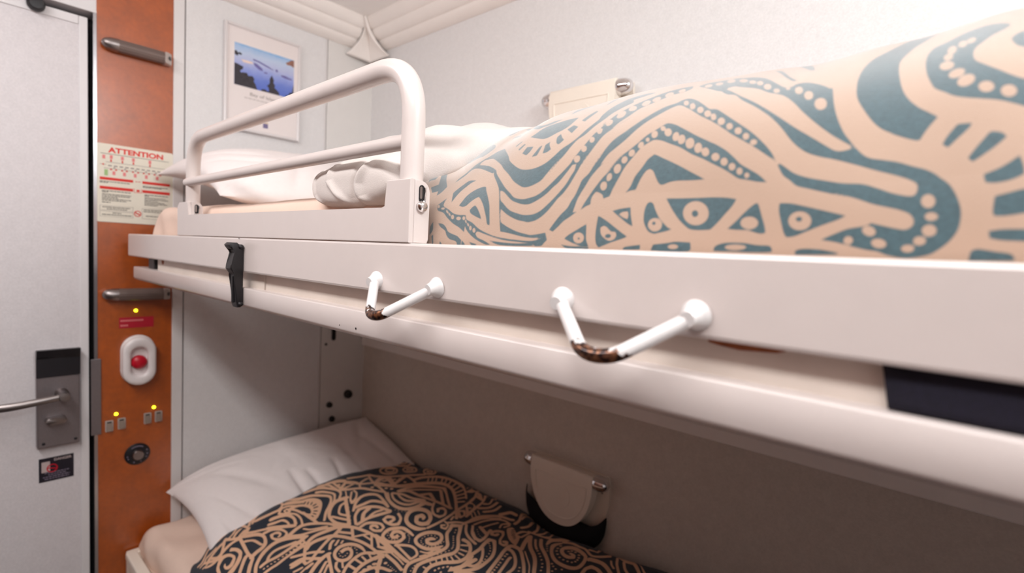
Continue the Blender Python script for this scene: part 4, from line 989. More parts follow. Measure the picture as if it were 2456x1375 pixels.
D3120,720 3038,722 2955,692 2891,640 2855,573 2828,517 2887,499 2941,508 2998,557 3069,593 3108,578 3184,496 3229,426 3271,351 3302,279 3341,263 3312,380 3279,479 3218,579 3159,663
D3078,496 3126,452 3177,389 3213,330 3119,369 3042,409 3014,447 3041,479
D2586,637 2574,580 2588,527 2687,475 2775,425 2875,403 2969,394 2999,345 3092,301 3190,236 3291,194 3420,156 3553,136 3700,123 3886,115 4007,138 4021,93 3944,77 3889,90 3702,105 3555,117 3401,145 3272,179 3184,204 3155,181 3192,141 3280,110 3378,69 3305,71 3195,109 3103,158 3029,218 2985,278 2988,202 2909,255 2795,309 2696,374 2616,438 2508,482 2473,551 2527,591
L2523,529 2525,516 2519,509 2508,510 2495,520 2486,534 2483,548 2488,555 2499,554 2513,544
L2617,492 2614,485 2601,481 2583,483 2565,489 2556,498 2559,506 2572,510 2591,508 2608,501
L2683,453 2696,438 2700,427 2693,424 2679,430 2662,443 2649,459 2645,470 2652,473 2666,466
L2731,417 2740,404 2741,394 2735,392 2723,398 2709,410 2700,423 2698,433 2705,435 2717,429
L2801,380 2800,364 2791,355 2777,355 2762,365 2754,381 2753,397 2762,406 2777,406 2792,396
L2908,361 2904,349 2889,342 2867,343 2848,351 2838,363 2841,376 2856,383 2878,382 2898,374
L2974,359 2973,346 2965,339 2952,340 2940,348 2932,362 2933,375 2941,383 2954,382 2966,373
L3003,322 3010,310 3010,301 3004,300 2994,306 2983,318 2977,330 2977,339 2983,340 2993,334
L3046,287 3052,274 3051,266 3043,264 3032,270 3022,281 3017,294 3018,302 3025,304 3036,298
L3093,244 3092,229 3084,219 3073,220 3062,230 3056,246 3057,261 3064,270 3076,270 3087,260
L3152,217 3150,202 3140,193 3127,194 3114,204 3108,219 3110,234 3119,243 3133,243 3145,233
D2561,318 2639,304 2695,267 2740,213 2802,187 2887,161 2949,118 2947,59 2894,58 2869,101 2772,125 2720,169 2690,222 2608,270
D3064,97 3187,70 3155,53 3111,61
D3342,114 3457,101 3656,89 3907,91 3891,69 3510,68
D2613,107 2659,53 2609,52
D2960,118 3021,60 2958,59
D2428,280 2471,343 2482,239 2429,175
D2464,164 2496,182 2505,60 2486,59"""
MOTIF_FINE = """S4332,2757,25 4172,2764,43 4013,2730,52 3877,2643,64 3815,2531,67 3806,2407,58 3873,2293,44 3964,2225,33 4096,2192,32 4215,2209,42 4298,2266,55 4319,2356,53 4261,2455,40 4146,2530,34 4036,2543,46 3980,2490,63 3980,2420,53 4026,2373,26
S3499,1769,32 3197,1916,34 3016,2053,43 2924,2206,57 2913,2372,65 2945,2547,67 2969,2738,67 3030,2865,62 3186,2983,55 3390,3073,50 3650,3123,44 3907,3172,41 4129,3196,38 4387,3207,37 4639,3217,36 4824,3202,36
S3211,1943,45 3123,2049,53 3104,2192,64 3151,2352,67 3224,2528,67 3408,2653,62 3668,2764,51 3951,2860,44 4212,2913,40 4474,2934,38 4687,2927,38 4847,2927,39
S3229,2752,46 3525,2904,45
S3261,2558,54 3075,2853,53
S3303,3040,38 3724,2810,36
S3964,3192,30 4362,2939,29
S3707,2888,37 3829,3049,34 3964,3192,32
S3851,3035,24 4120,3058,23
S4188,3185,24 4479,3057,25 4705,3228,31
S4302,3179,25 4632,3193,25
S3164,1633,42 3284,1800,43 3429,1976,42 3640,2118,39
S3614,1901,42 3435,2193,44 3302,2417,47 3262,2533,51
S3390,1533,53 3422,1738,50 3627,1884,42 3818,1990,50 3822,2163,54
S2806,1790,39 2784,1933,39 2746,2140,39
S3025,1694,42 3001,1838,41 2941,2020,41
S3681,2254,32 3528,2352,36 3447,2450,43
S3658,2401,28 3531,2538,29
S3695,2523,25 3630,2595,25
S4235,2133,32 4368,2056,28 4553,2038,28
S4324,2220,22 4488,2146,22
S4668,2054,35 4527,2213,38 4434,2396,43 4382,2577,49 4407,2736,52 4570,2870,47
S4870,2183,45 4794,2312,48 4741,2454,54 4719,2621,59 4718,2799,60 4771,2952,59
S4539,2262,32 4792,2291,32
S4473,2455,30 4695,2480,30
S4480,2605,27 4688,2591,27
S4507,2765,23 4683,2718,23
S4801,2891,41 4988,2701,37 5281,2493,34
S4963,2252,48 4964,2384,51 5023,2581,55 5155,2680,48 5382,2742,42
S4044,1633,50 3908,1839,54 3827,2029,59 3803,2150,43 4013,2081,33 4255,1994,33 4487,1911,32
S4233,1747,32 4019,2002,33
S4329,1807,25 4143,1985,25
S3665,1465,34 3689,1615,34
S3835,1516,27 3793,1632,27
S3801,1683,44 3788,1798,44
S3482,1493,45 3490,1619,46 3498,1736,35 3664,1725,34 3674,1841,46
o4275,2590,19
o4169,2645,19
o4087,2649,19
o3998,2606,19
o3951,2559,19
o3932,2492,19
o3931,2434,19
o3945,2369,19
o4009,2308,18
o4099,2290,18
o4171,2309,18
o4174,2364,18
o4138,2429,18
o2953,1770,22
o2915,1853,22
o2887,1955,22
o2871,2039,23
o4909,2651,53
o4914,2522,51
o4930,2398,49
o5068,2842,43
S1314,1927,61 1341,2003,60 1405,2123,57 1534,2246,45 1773,2278,33 2038,2209,35 2056,2144,63 1678,1870,54 1536,1740,54
S1438,1821,44 1511,1937,46 1585,2080,39 1767,2121,26 1919,2101,23
S1478,2283,37 1638,2380,32 1920,2378,25 2219,2290,24
S1379,2340,24 1267,2311,30 1274,2248,24 1362,2242,19
S1271,2118,25 1148,2225,37 1181,2361,37 1298,2511,35
S1271,2118,31 1392,2201,39 1411,2311,43
S1324,2377,50 1350,2568,52 1474,2706,45 1685,2755,33 1897,2684,31 1984,2578,60 1778,2517,38 1516,2463,37 1335,2373,37
S1026,2410,94 1230,2654,60 1312,2890,58 1486,3036,49 1681,3041,35 1921,2894,40 2165,2683,43 2262,2556,47
L1363,2659 1288,2761 1405,2914 1587,3037 1809,2972 2151,2739 2312,2532 2080,2518 1897,2684 1685,2755 1497,2729
K1370,2705,20 1333,2774,20
K1448,2770,17 1390,2833,18
K1532,2832,18 1475,2896,18
K1635,2850,26 1627,2925,26
K1746,2819,28 1766,2896,28
K1876,2753,24 1938,2798,24
K1963,2685,19 2057,2704,19
K2042,2606,16 2117,2610,16
S1713,2531,36 2052,2530,37 2409,2547,37
S2255,2260,58 2338,2399,55 2548,2604,52 2724,2740,46 2976,2836,42
S2337,1941,61 2264,2113,65 2242,2252,68
S2398,1929,39 2581,2090,41 2690,2297,43 2803,2540,44 2950,2783,43
S2415,2233,26 2599,2339,31 2763,2638,34
S706,2562,79 1031,2662,88 1180,2957,56 1329,3139,50 1592,3336,49 1790,3300,33 1994,3146,40 2196,2923,38 2483,2718,33
S1195,3173,48 1317,3336,46 1595,3486,40 1829,3391,31 2014,3247,34
S854,3051,120 1034,3298,88 1234,3476,52 1497,3651,53 1734,3631,33 1957,3468,37
S952,3419,100 1139,3584,48 1417,3657,40
S2112,3564,94 2026,3315,82 2149,3094,55 2380,2910,42 2571,2856,41 2799,2868,49 3014,2954,57 3147,3052,51 2799,3229,42 2448,3386,43 2112,3564,43
S2306,3433,51 2321,3293,40 2493,3135,30 2616,3117,33 2792,3197,37
S2511,2925,38 2757,3034,37 2931,3112,37
S1751,3771,18 2362,3474,17 2826,3250,17 3168,3067,16
S1952,3845,29 2280,3614,26 2468,3559,47 2346,3740,31 2143,3885,28 1952,3925,32
S2779,3409,36 2544,3624,40 2417,3870,58 2516,4092,61 2762,4219,45 3210,4147,37 3433,4065,35
S2713,3505,55 2750,3700,58 2826,3961,57 3151,4105,47 3409,4082,40
S3282,3168,35 3003,3326,39 2855,3529,56 2944,3728,62 3194,3909,54 3620,3987,48 3651,3944,70 3497,3706,68 3372,3461,64 3341,3205,61
S3297,3362,49 3113,3516,56 3039,3706,67
S3358,3507,42 3315,3714,47 3398,3886,50
S1017,3630,82 1047,3864,73 1203,4084,45 1322,4031,27
S1545,3699,60 1710,3874,69 1989,4111,67 2400,4261,49 2756,4443,50
S1018,3685,89 1204,3977,49 1460,4248,58 1712,4300,69 2073,4583,83 2516,4727,55 2808,4965,59
S1134,3736,35 1480,3774,51 1322,4031,48 1559,4182,30 1561,3805,51
S1953,4136,27 1673,4327,37 1499,4712,50
S1301,4881,37 2117,4551,41 2679,4456,38
S2117,4551,55 1851,5120,120 2606,4894,53 2384,5277,42
S1171,4214,50 1266,4601,54 1277,4938,67 1666,5116,93 2203,5414,101
S2833,4430,45 3129,4295,45 3514,4216,49 3814,4199,52
S3502,3192,56 3517,3330,56 3676,3446,46 3889,3522,35 4069,3491,31 4089,3387,45 3954,3296,37 3783,3283,30 3734,3352,54 3835,3413,38 3933,3402,31
o1293,3822,49
o2277,4348,53
o2215,4849,63
o2638,4596,51
o2776,4691,52
o2574,3394,16
o2732,3317,15
o2893,3246,15
o3040,3164,15
S851,7065,28 1018,6873,34 1268,6490,40 1198,6326,57 1082,6184,69 917,6107,61 681,6139,37 361,6328,27 61,6624,97 403,6494,58 23,7040,41 315,7056,8 620,7028,4 790,7044,4 851,7065,18
S829,6829,25 1019,6631,30 1081,6489,45 1036,6403,52 955,6335,52 851,6299,44 729,6312,31 614,6374,23 554,6452,63 548,6544,42 342,6847,120 388,6950,120 523,6965,120 662,6938,54 829,6829,38
S1428,5874,31 1550,5751,43 1622,5605,83 1611,5479,113 1525,5396,90 1401,5353,61 1277,5349,39 1173,5389,28 1082,5485,41 1022,5620,72 1021,5756,96 1082,5862,92 1180,5927,67 1294,5937,43 1428,5874,32
S1352,5810,23 1407,5753,30 1437,5684,50 1436,5618,67 1403,5568,66 1349,5540,50 1288,5537,32 1232,5561,21 1189,5608,28 1164,5672,42 1163,5740,54 1187,5798,58 1230,5834,51 1289,5839,33 1352,5810,25
S1881,6309,27 1974,6202,42 2014,6095,89 1983,6015,120 1877,5980,84 1728,5988,51 1580,6025,31 1460,6087,21 1385,6170,34 1364,6264,53 1400,6353,61 1487,6414,57 1611,6429,46 1752,6391,29 1881,6309,24
S1742,6267,24 1770,6232,39 1772,6194,70 1749,6162,72 1704,6142,58 1649,6136,42 1594,6144,27 1549,6166,17 1524,6199,34 1521,6236,53 1543,6271,56 1584,6296,49 1639,6304,39 1695,6293,26 1742,6267,19
S2581,6561,27 2652,6464,32 2657,6382,47 2627,6302,55 2567,6238,56 2486,6204,47 2396,6209,32 2305,6261,25 2238,6346,40 2224,6434,68 2250,6525,36 2344,6550,9 2408,6605,5 2512,6584,25 2581,6561,55
S2531,6451,22 2544,6426,27 2542,6394,36 2525,6360,39 2496,6332,38 2461,6315,34 2426,6312,26 2397,6327,19 2380,6354,29 2380,6387,40 2399,6420,41 2431,6446,39 2468,6463,36 2503,6465,27 2531,6451,21
S1503,5071,72 2035,5280,120 2306,5684,96 2497,6102,68
S2041,4627,49 1776,5018,107 2003,5013,57 2584,4867,50 2508,5157,43 2340,5467,69 2460,5563,57 2928,5475,42
S2259,4538,102 2515,4726,93 2780,4959,97 2913,5300,97 3046,5662,108 3243,5971,114 3496,6110,89 3830,6080,58 4196,5874,47 4549,5595,44 4993,5199,42 5279,4936,39
S2684,5576,65 2677,5961,83 2872,6286,78 3259,6464,83 3630,6540,120 4028,6405,40 4286,6222,33 4509,6035,31
S3073,5781,22 2835,6022,22
S3130,5900,22 2876,6155,23
S3214,5971,22 2970,6224,23
S3349,6069,23 3127,6344,24
S3452,6124,24 3259,6408,25
S3604,6111,26 3445,6418,26
S3765,6090,30 3662,6421,28
S3939,6032,31 3866,6379,29
S4083,5975,35 4078,6298,32
S4233,5864,36 4265,6192,35
S4381,5752,38 4435,6056,38
S4529,5637,42 4611,5845,42
S3014,4773,63 3013,5045,70 3108,5375,81 3332,5660,84 3667,5917,69 3948,5765,38 4317,5503,37 4723,5223,36
S3039,4775,69 3208,4985,65 3660,5046,60 4079,5140,62 4394,5203,60 4723,5223,60
S3736,5739,46 4109,5456,45 4412,5232,44
S3147,5032,48 3384,5382,52 3683,5738,51
S3597,5095,73 3695,5352,64 4108,5182,39
S2873,4465,46 3205,4280,45 3552,4207,53 3885,4245,69 4063,4404,82 4117,4622,79 4077,4864,101 4254,4910,86
S2992,4531,34 3272,4404,36 3604,4385,47 3856,4488,65 3921,4739,66 3931,4937,65
S3118,4653,35 3385,4580,39 3665,4599,59 3870,4861,71
S2992,4575,52 3242,4732,52 3593,4783,54 3879,4936,63
S4963,4110,33 4812,3990,60 4548,3941,52 4319,4001,52 4169,4207,70 4178,4418,98 4330,4552,94 4574,4582,65 4811,4439,54 4883,4265,71 4765,4154,64 4595,4129,52 4473,4254,66 4528,4360,78 4634,4354,54 4674,4298,33
S4217,5067,34 4488,4783,32 4742,4631,39 4932,4658,59 4944,4815,40 4768,5007,34 4607,5038,74 4576,4917,45 4708,4788,32
S3945,4027,37 4162,3941,37 4270,3784,50 4159,3679,44 3952,3640,37 3790,3675,38 3788,3786,63 3940,3850,43 4048,3811,41 4038,3725,56
S5006,4177,40 5082,4391,42 5114,4644,43 5047,4953,43 4933,5254,46 4791,5769,45 4576,6345,36 4088,7047,38
S5195,4615,29 5360,4570,25 5410,4436,35 5291,4395,27 5227,4454,32 5289,4506,36
S5355,5214,38 5256,5450,40 5050,5989,44 4896,6403,36 4540,6949,56
S4791,5769,25 5307,5330,50 5017,5880,24 4706,5992,24 4589,6358,47 4885,6306,30 4502,6571,79
S5059,5227,28 5287,5057,44 5251,5247,28 5050,5420,43 5011,5295,58
S5473,5326,17 5275,5479,18
S5480,5460,18 5268,5605,19
S5486,5595,18 5271,5745,19
S5288,4637,42 5415,4817,48 5587,4993,44 5535,5357,44 5612,5655,54 5864,6014,49
S5595,4860,26 5634,5165,28 5703,5560,32 5944,5929,31
S5083,6197,54 5172,6363,29 4822,7057,39
S5188,5900,67 5338,6127,55 5333,6481,48
S5437,5838,60 5548,6077,51 5537,6379,41
S4247,6340,44 4303,6563,107 4069,7043,28
S4115,6452,14 3837,7029,30
S5241,4785,30 5161,4937,31
o2184,4827,58
o2327,5111,52
o2672,5236,50
o4810,5939,48
o5027,5680,50
o4675,6346,46
o2638,4595,45
o2775,4690,45
o3722,4095,17
o3846,4105,17
o3958,4143,17
o4046,4200,17
o4096,4268,17
S4885,3784,25 4691,3796,41 4482,3772,46 4343,3667,55 4235,3529,58 4237,3383,51 4317,3297,38 4506,3296,41 4661,3374,48 4758,3477,56 4760,3604,45 4637,3662,38 4485,3641,47 4401,3558,56 4427,3468,41 4529,3454,42 4586,3514,54 4546,3556,24
o4975,3590,16
o4934,3634,16
o4887,3675,16
o4830,3709,16
o4770,3723,17
o4659,3717,16
o4316,3458,16
o4364,3403,16
o4456,3382,16
o4554,3393,16
o4620,3432,16
o4656,3493,16
o4633,3567,16
S5763,3984,26 5678,3854,59 5552,3735,53 5363,3682,44 5154,3684,38 5032,3761,46 5024,3904,56 5118,4066,54 5275,4180,51 5437,4219,44 5562,4153,44 5593,4025,57 5507,3892,54 5358,3847,41 5285,3908,53 5343,3986,53 5438,4032,25
o5686,4104,18
o5675,4031,18
o5643,3963,18
o5611,3896,18
o5548,3827,18
o5488,3786,18
o5403,3766,18
o5310,3758,18
o5232,3768,17
o5178,3803,17
o5149,3865,17
o5157,3936,18
o5199,4013,18
o5271,4065,18
o5356,4106,18
o5445,4093,18
S4776,3348,38 4920,3445,37 5105,3537,34 5280,3548,29 5422,3496,29 5479,3422,40 5458,3279,36 5161,3322,30 4888,3353,30 4776,3348,30
S4101,3213,46 4381,3238,44 4691,3236,43 5045,3206,44 5341,3183,45 5452,3182,46
S4455,3057,33 4920,3213,34
S4832,3019,42 5212,2996,42 5560,2930,40
S4888,3135,20 5209,3112,20 5452,3068,20
S4663,2970,40 4873,2840,40 5084,2637,39 5272,2485,37
S4763,2768,43 4751,2936,42
S4531,2921,45 4882,3168,45
S5108,2586,46 5193,2690,43 5397,2756,37
S4316,3153,20 4474,3072,21 4675,3189,20 4291,3170,21
S5430,4660,48 5508,4500,49 5559,4346,46 5701,4210,42 5854,4080,45 5879,3942,58 5807,3745,61 5692,3483,60 5580,3284,59 5550,3135,53 5621,2994,43 5731,2883,39
S5452,4640,71 5603,4787,58 5761,4605,45 5887,4428,45 6058,4255,44 6169,4109,49 6173,3956,60 6063,3808,62 5944,3620,63 5832,3441,61 5769,3276,58 5810,3142,47 5904,3009,43
S6056,4451,54 6226,4451,49 6386,4354,43 6495,4202,45 6544,4031,52 6513,3870,59 6393,3754,58 6214,3623,59 6081,3450,59 6057,3298,53 6104,3142,49
S6562,3608,60 6667,3770,59 6719,3904,58 6763,4126,56
S5452,3572,21 5619,3626,25 5684,3744,26 5785,3884,26
S5652,3628,29 5713,3706,29
S5573,3464,26 5643,3565,26
S5660,4933,34 5871,4721,34 6090,4609,39 6378,4543,41
S5785,5036,34 6031,4786,34 6257,4669,37
S6152,4281,28 6281,4358,29
S6239,4157,25 6404,4194,26
S6282,4047,23 6439,4055,24
S6272,3942,21 6477,3903,20
S6219,3851,19 6388,3788,18
S6142,3783,18 6284,3704,18
S6070,3699,18 6182,3621,18
S5993,3594,18 6113,3523,18
S5950,3459,18 6075,3412,18
S5920,3282,20 6058,3282,19
o5648,4575,22
o5694,4496,21
o5763,4375,21
o5811,4327,21
o5860,4280,21
o5919,4220,21
o5979,4161,21
o6017,4107,21
o6033,4058,20
o6025,3967,20
o5985,3893,20
o5931,3803,20
o5886,3737,20
o5848,3599,20
o5801,3495,20
o5774,3388,20
o5745,3325,20
o5716,3261,20
o5710,3194,20
o5733,3118,19
o5762,3038,19
o6238,3360,29
o6272,3447,29
o6336,3520,29
o6405,3588,29
o6489,3614,29
o6401,3392,28
o6532,3521,28
o5074,2835,36
o4931,2685,37
o5182,2834,18
o5277,2833,18
o5350,2828,18
o5423,2822,18
o5499,2820,17
S5948,5156,56 6123,5102,56 6254,5069,58
S5983,4846,37 6194,4720,42 6365,4705,59 6361,4864,40 6212,5195,39 6181,5292,41
S5571,4921,42 5585,5230,45 5613,5546,52 5747,5848,54 5890,6004,53 6114,6115,49 6183,6175,47
S5768,5111,30 5789,5450,34 5897,5776,37 6066,5947,37 6251,5966,35
S5983,5163,26 6000,5444,27 6048,5724,27
S6233,5585,22 6158,5759,27 6220,5912,37 6304,5908,23 6278,5713,30
S5814,6083,63 5878,6243,59 5948,6359,60 6101,6400,57
S6409,5323,40 6413,5233,51 6342,5162,43 6260,5272,41 6319,5423,57 6399,5510,51 6512,5404,31 6608,5188,30 6722,5064,37 6813,5086,51 6827,5196,32 6756,5256,47 6725,5205,50
o5974,5009,16
o6055,4950,16
o6140,4897,16
o6225,4863,16
o6295,4852,16
L6371,5720 6387,5903 6494,5893 6656,5772 6779,5784 6896,5575 7004,5334 6842,5350 6648,5446
K6471,5797,18 6503,5883,18
K6528,5719,18 6557,5799,18
K6593,5654,17 6620,5747,17
K6649,5600,17 6669,5689,17
K6716,5566,15 6720,5651,15
K6775,5519,13 6767,5606,13
S6656,5772,33 6666,6007,40 6799,6142,24 6822,5755,31
S6574,4157,52 6590,4467,49 6513,4751,47 6470,4948,63 6561,5013,54 6734,4854,40 6883,4677,40 6982,4463,43 7010,4203,47 6987,3954,51 6859,3759,53 6669,3601,52
S6732,3880,43 6879,3954,45 6902,4122,38 6811,4326,35 6659,4515,35 6555,4586,37
S6545,3580,60 6655,3694,61 6668,3945,55 6621,4147,52
S7271,3951,43 7184,4332,43 7094,4644,43 6981,4924,44 6929,5185,58 7028,5284,72 7221,5246,49 7484,5014,40 7735,4760,38 7935,4506,39
S7620,4259,45 7608,4527,43 7496,4745,37 7292,4956,40 7105,5068,50 6993,5072,60
S7472,4132,37 7369,4508,37 7283,4751,38 7259,4837,39
S7191,5326,51 7038,5649,53 6929,5942,56 6915,6026,53 7116,5757,51 7308,5535,52 7592,5302,50 7807,5070,46 8115,4647,45
S7313,5306,18 7607,5050,17 7833,4838,16 8026,4576,16
S7105,5996,30 7303,5746,30 7454,5596,30
S7195,6109,45 7441,5795,45 7728,5547,46 8049,5242,41 8351,4856,38
S7482,5969,26 7380,6197,34 7445,6332,54 7713,6483,99
S6321,6086,44 6300,6302,39 6221,6483,37 6079,6914,60
S6531,6117,45 6600,6349,36 6565,6620,41
S6322,6402,22 6229,6878,52
S6851,6221,43 6825,6466,37 6522,6977,54 6366,6970,120
S6973,6258,38 7069,6495,29 6882,7056,33
S6878,6677,28 6701,7070,29
S7202,6297,47 7282,6446,28 7116,7051,37
S6750,6157,38 6990,6236,40 7369,6315,44
o6582,4817,23
o6658,4768,22
o6725,4711,22
o6799,4628,22
o6853,4527,21
o6885,4408,21
o6922,4303,21
o6929,4214,20
o6934,4127,20
o7115,4877,32
o7146,4777,31
o7193,4633,31
o7243,4492,30
o7269,4398,29
o7294,4294,29
o7313,4190,28
o7328,4101,27
o7523,5538,32
o7643,5447,32
o7750,5348,30
o7868,5235,29
o7989,5108,28
o8071,4992,27
o8138,4868,27
o7692,4661,28
o7764,4539,27
o7548,5893,27
o7627,5788,27
o7709,5688,26
S7709,6242,46 7638,6067,67 7743,5819,43 7942,5563,43 8169,5392,53 8388,5357,63 8574,5407,64 8685,5546,52 8675,5786,42 8589,6006,40 8496,6078,55 8346,6146,68 8135,6191,89 7993,6125,101 7948,5971,52 8096,5783,49 8272,5726,72 8369,5781,67 8332,5880,45 8241,5903,43
o7791,6121,37
o7823,5959,36
o7895,5816,35
o8012,5684,33
o8141,5585,31
o8269,5552,30
o8381,5564,29
o8476,5598,28
o8517,5681,28
o8517,5770,29
o8490,5867,30
o8427,5971,31
o8286,6034,33
o8179,6035,34
o8138,5963,33
o8164,5242,29
o8249,5176,28
o8350,5130,27
o8340,5013,27
o8461,5209,27
o8706,5938,29
o8977,6566,33
S7472,6008,33 7445,6198,45 7591,6347,50 7734,6485,82
S7753,6347,57 7958,6404,52 8193,6348,46 8386,6329,39 8622,6182,40 8795,6259,48 8981,6450,56
S8724,6022,82 8852,6045,81 9028,6034,66 9221,5920,51 9409,5757,47
S8878,5377,41 8844,5608,47 8904,5761,68 9064,5749,53 9237,5640,45
S9116,6266,24 9209,6121,24 9332,6005,25
S9177,6479,32 9304,6197,30 9549,5855,30
S8624,7071,39 9132,6582,12 9384,6476,60 9526,6489,83 9638,6443,48 9898,6132,37
S9103,6570,12 9480,6540,23
S9386,6383,32 9537,6135,31 9705,5972,33
S9296,6553,4 9662,6560,4 9987,6209,31
S8478,6379,39 8680,6417,21 8626,7046,107
S1409,928,32 1634,999,32 1863,999,40 1969,898,89 1923,778,69 1781,644,58
S1448,545,31 1227,587,43 1160,677,75 1262,776,34 1471,858,23 1689,886,27 1758,829,76 1683,740,39 1544,687,22 1444,698,29
S1308,1184,37 1726,1132,35 2133,1078,32 2405,1070,36 2535,959,64 2641,845,70
S2342,1094,69 2255,1273,67 2124,1445,49 1906,1544,35 1699,1568,40 1501,1488,62 1349,1280,73
S1576,1226,53 1698,1360,39 2056,1403,32
S2918,921,44 2754,1015,46 2561,1195,49 2377,1387,61 2293,1614,77 2409,1834,66 2753,2134,59
S2753,2134,49 2831,1933,52 2836,1707,52 2869,1418,52 2901,1077,49
S2866,1208,29 2679,1348,37 2598,1530,52 2688,1771,49 2733,1892,49
S3168,1009,41 3165,1232,41 3065,1525,42 3042,1757,45 3034,1954,46
S1637,1636,56 1703,1797,49 1913,1912,35 2170,1934,25 2309,1848,54 2240,1721,46 2037,1662,27 1878,1712,45 1928,1806,45 2067,1835,25 2134,1779,37
S1226,1323,42 1332,1466,40 1486,1666,37 1714,1893,37 2104,2160,39
S4,1599,40 729,1472,41 1100,1452,28
S1100,1452,50 1289,1287,49 1321,1193,62
S1047,1011,37 902,1200,31 190,1533,36
S1187,1075,27 881,1347,45
S1289,1150,28 1096,1369,33
S120,1917,39 992,1505,32
S374,1913,50 983,1596,27
S816,1658,46 409,1929,120 209,2260,120 652,2389,42 1012,2303,28 1145,2160,51 1065,1929,63 962,1721,82
S896,974,36 1174,1053,33 1308,1184,46
S896,974,48 1031,876,56 1087,760,66 1011,690,45
S1134,823,40 1278,984,41 1347,1143,47
S497,630,28 904,681,23 1063,772,32
S520,619,55 706,785,47 935,922,36
S426,517,40 823,618,25 1058,709,22
S769,476,47 976,645,34
S364,409,37 151,667,46 175,835,48 523,1050,120 109,1401,66
S525,399,25 310,635,41 633,823,23
S699,416,31 595,625,34
S2257,755,74 2222,881,71 2157,1015,64
o2879,2037,25
o2900,1944,25
o2918,1853,25
o2948,1771,24
o2953,1685,24
o2969,1594,24
o2970,1511,24
o2987,1410,24
o3013,1320,24
o3034,1233,23
o3046,1150,23
o3036,1076,23"""
def soften(P, closed):
    """spline through the outline, keeping sharp corners"""
    n = len(P); out = []
    def corner(i):
        if not closed and i in (0, n-1): return True
        a = P[i]-P[i-1]; b = P[(i+1) % n]-P[i]
        a, b = a[:2], b[:2]; la, lb = np.hypot(*a), np.hypot(*b)
        return la < 1e-9 or lb < 1e-9 or np.dot(a, b)/(la*lb) < 0.55
    for i in range(n if closed else n-1):
        p1, p2 = P[i], P[(i+1) % n]; p0, p3 = P[i-1], P[(i+2) % n]
        if corner(i): p0 = p1-(p2-p1)
        if corner((i+1) % n): p3 = p2+(p2-p1)
        for k in range(5):
            t = k/5; out.append(0.5*((2*p1)+(p2-p0)*t+(2*p0-5*p1+4*p2-p3)*t*t+(3*p1-p0-3*p2+p3)*t**3))
    if not closed: out.append(P[-1])
    return np.array(out)
def seg_dist(X, Y, a, b):
    d = b[:2]-a[:2]; L2 = float(d @ d) or 1e-12
    u = np.clip(((X-a[0])*d[0]+(Y-a[1])*d[1])/L2, 0, 1)
    return np.hypot(X-a[0]-u*d[0], Y-a[1]-u*d[1]), u
MARG = 0.004
def signed_area_dist(X, Y, P):
    dist = np.full(X.shape, 9.0); ins = np.zeros(X.shape, bool)
    for i in range(len(P)):
        a, b = P[i-1], P[i]
        dist = np.minimum(dist, seg_dist(X, Y, a, b)[0])
        c = (a[1] > Y) != (b[1] > Y)
        if c.any():
            xx = a[0]+(Y-a[1])*(b[0]-a[0])/((b[1]-a[1]) or 1e-12); ins ^= c & (X < xx)
    return np.where(ins, dist, -dist)
def apply_motifs(X, Y, txt, base, x_off):
    sd = np.full(X.shape, base)
    order = np.argsort(X, kind='stable'); Xs = X[order]
    for ln in txt.split('\n'):
        kind = ln[0]; P = np.array([[float(v) for v in w.split(',')] for w in ln[1:].split()])/1e4
        P[:, 0] += x_off
        if kind in 'DL': polys = [soften(P, True)]
        elif kind == 'o': polys = [P[i:i+1] for i in range(len(P))]
        else: polys = [soften(P, False) if len(P) > 2 else P]
        for Q in polys:
            rad = Q[:, 2].max() if Q.shape[1] > 2 else 0
            lo, hi = Q[:, :2].min(0)-MARG-rad, Q[:, :2].max(0)+MARG+rad
            i0, i1 = np.searchsorted(Xs, [lo[0], hi[0]])
            idx = order[i0:i1]; idx = idx[(Y[idx] > lo[1]) & (Y[idx] < hi[1])]
            if not len(idx): continue
            x, y = X[idx], Y[idx]
            if kind in 'DL': s = signed_area_dist(x, y, Q)
            elif len(Q) == 1: s = Q[0, 2]-np.hypot(x-Q[0, 0], y-Q[0, 1])
            else:
                s = np.full(x.shape, -9.0)
                for a, b in zip(Q, Q[1:]):
                    d, u = seg_dist(x, y, a, b); s = np.maximum(s, a[2]+(b[2]-a[2])*u-d)
            s = np.clip(s, -MARG, MARG)
            sd[idx] = np.maximum(sd[idx], s) if kind in 'DK' else np.minimum(sd[idx], -s)
    return sd
def store(o, sd):
    at = o.data.attributes.new('print', 'FLOAT', 'POINT'); at.data.foreach_set('value', sd.astype(np.float32))
# upper duvet: (metres along, metres round the section); the design repeats mirrored where it runs out
Ltab = np.concatenate([[0], np.cumsum([(duvet_upper(1.5, b)-duvet_upper(1.5, a)).length for a, b in zip(DU_T, DU_T[1:])])])
Xg, Yg = np.meshgrid(DU_S, Ltab, indexing='ij')
Xg = np.where(Xg > 1.712, 3.424-Xg, Xg); ymir = float(np.interp(0.335, DU_T, Ltab)); Yg = np.where(Yg > ymir, 2*ymir-Yg, Yg)
store(DU, apply_motifs(Xg.ravel(), Yg.ravel(), MOTIF_LARGE, -MARG, 1.0))
# lower duvet
Xg, Yg = np.meshgrid(DL_S, DL_T, indexing='ij')
A_ = np.array([0.30, 0.06]); D_ = np.array([0.72, 0.58]); D_ = D_/np.hypot(*D_); N_ = np.array([D_[1], -D_[0]])
un = (Xg-A_[0])*N_[0]+(Yg-A_[1])*N_[1]; fold = np.where(un > 0, -np.abs((un+0.2) % 0.4-0.2)+0, un)
Xg, Yg = Xg+(fold-un)*N_[0], Yg+(fold-un)*N_[1]
store(DLO, apply_motifs(Xg.ravel(), Yg.ravel(), MOTIF_FINE, MARG, 0.0))
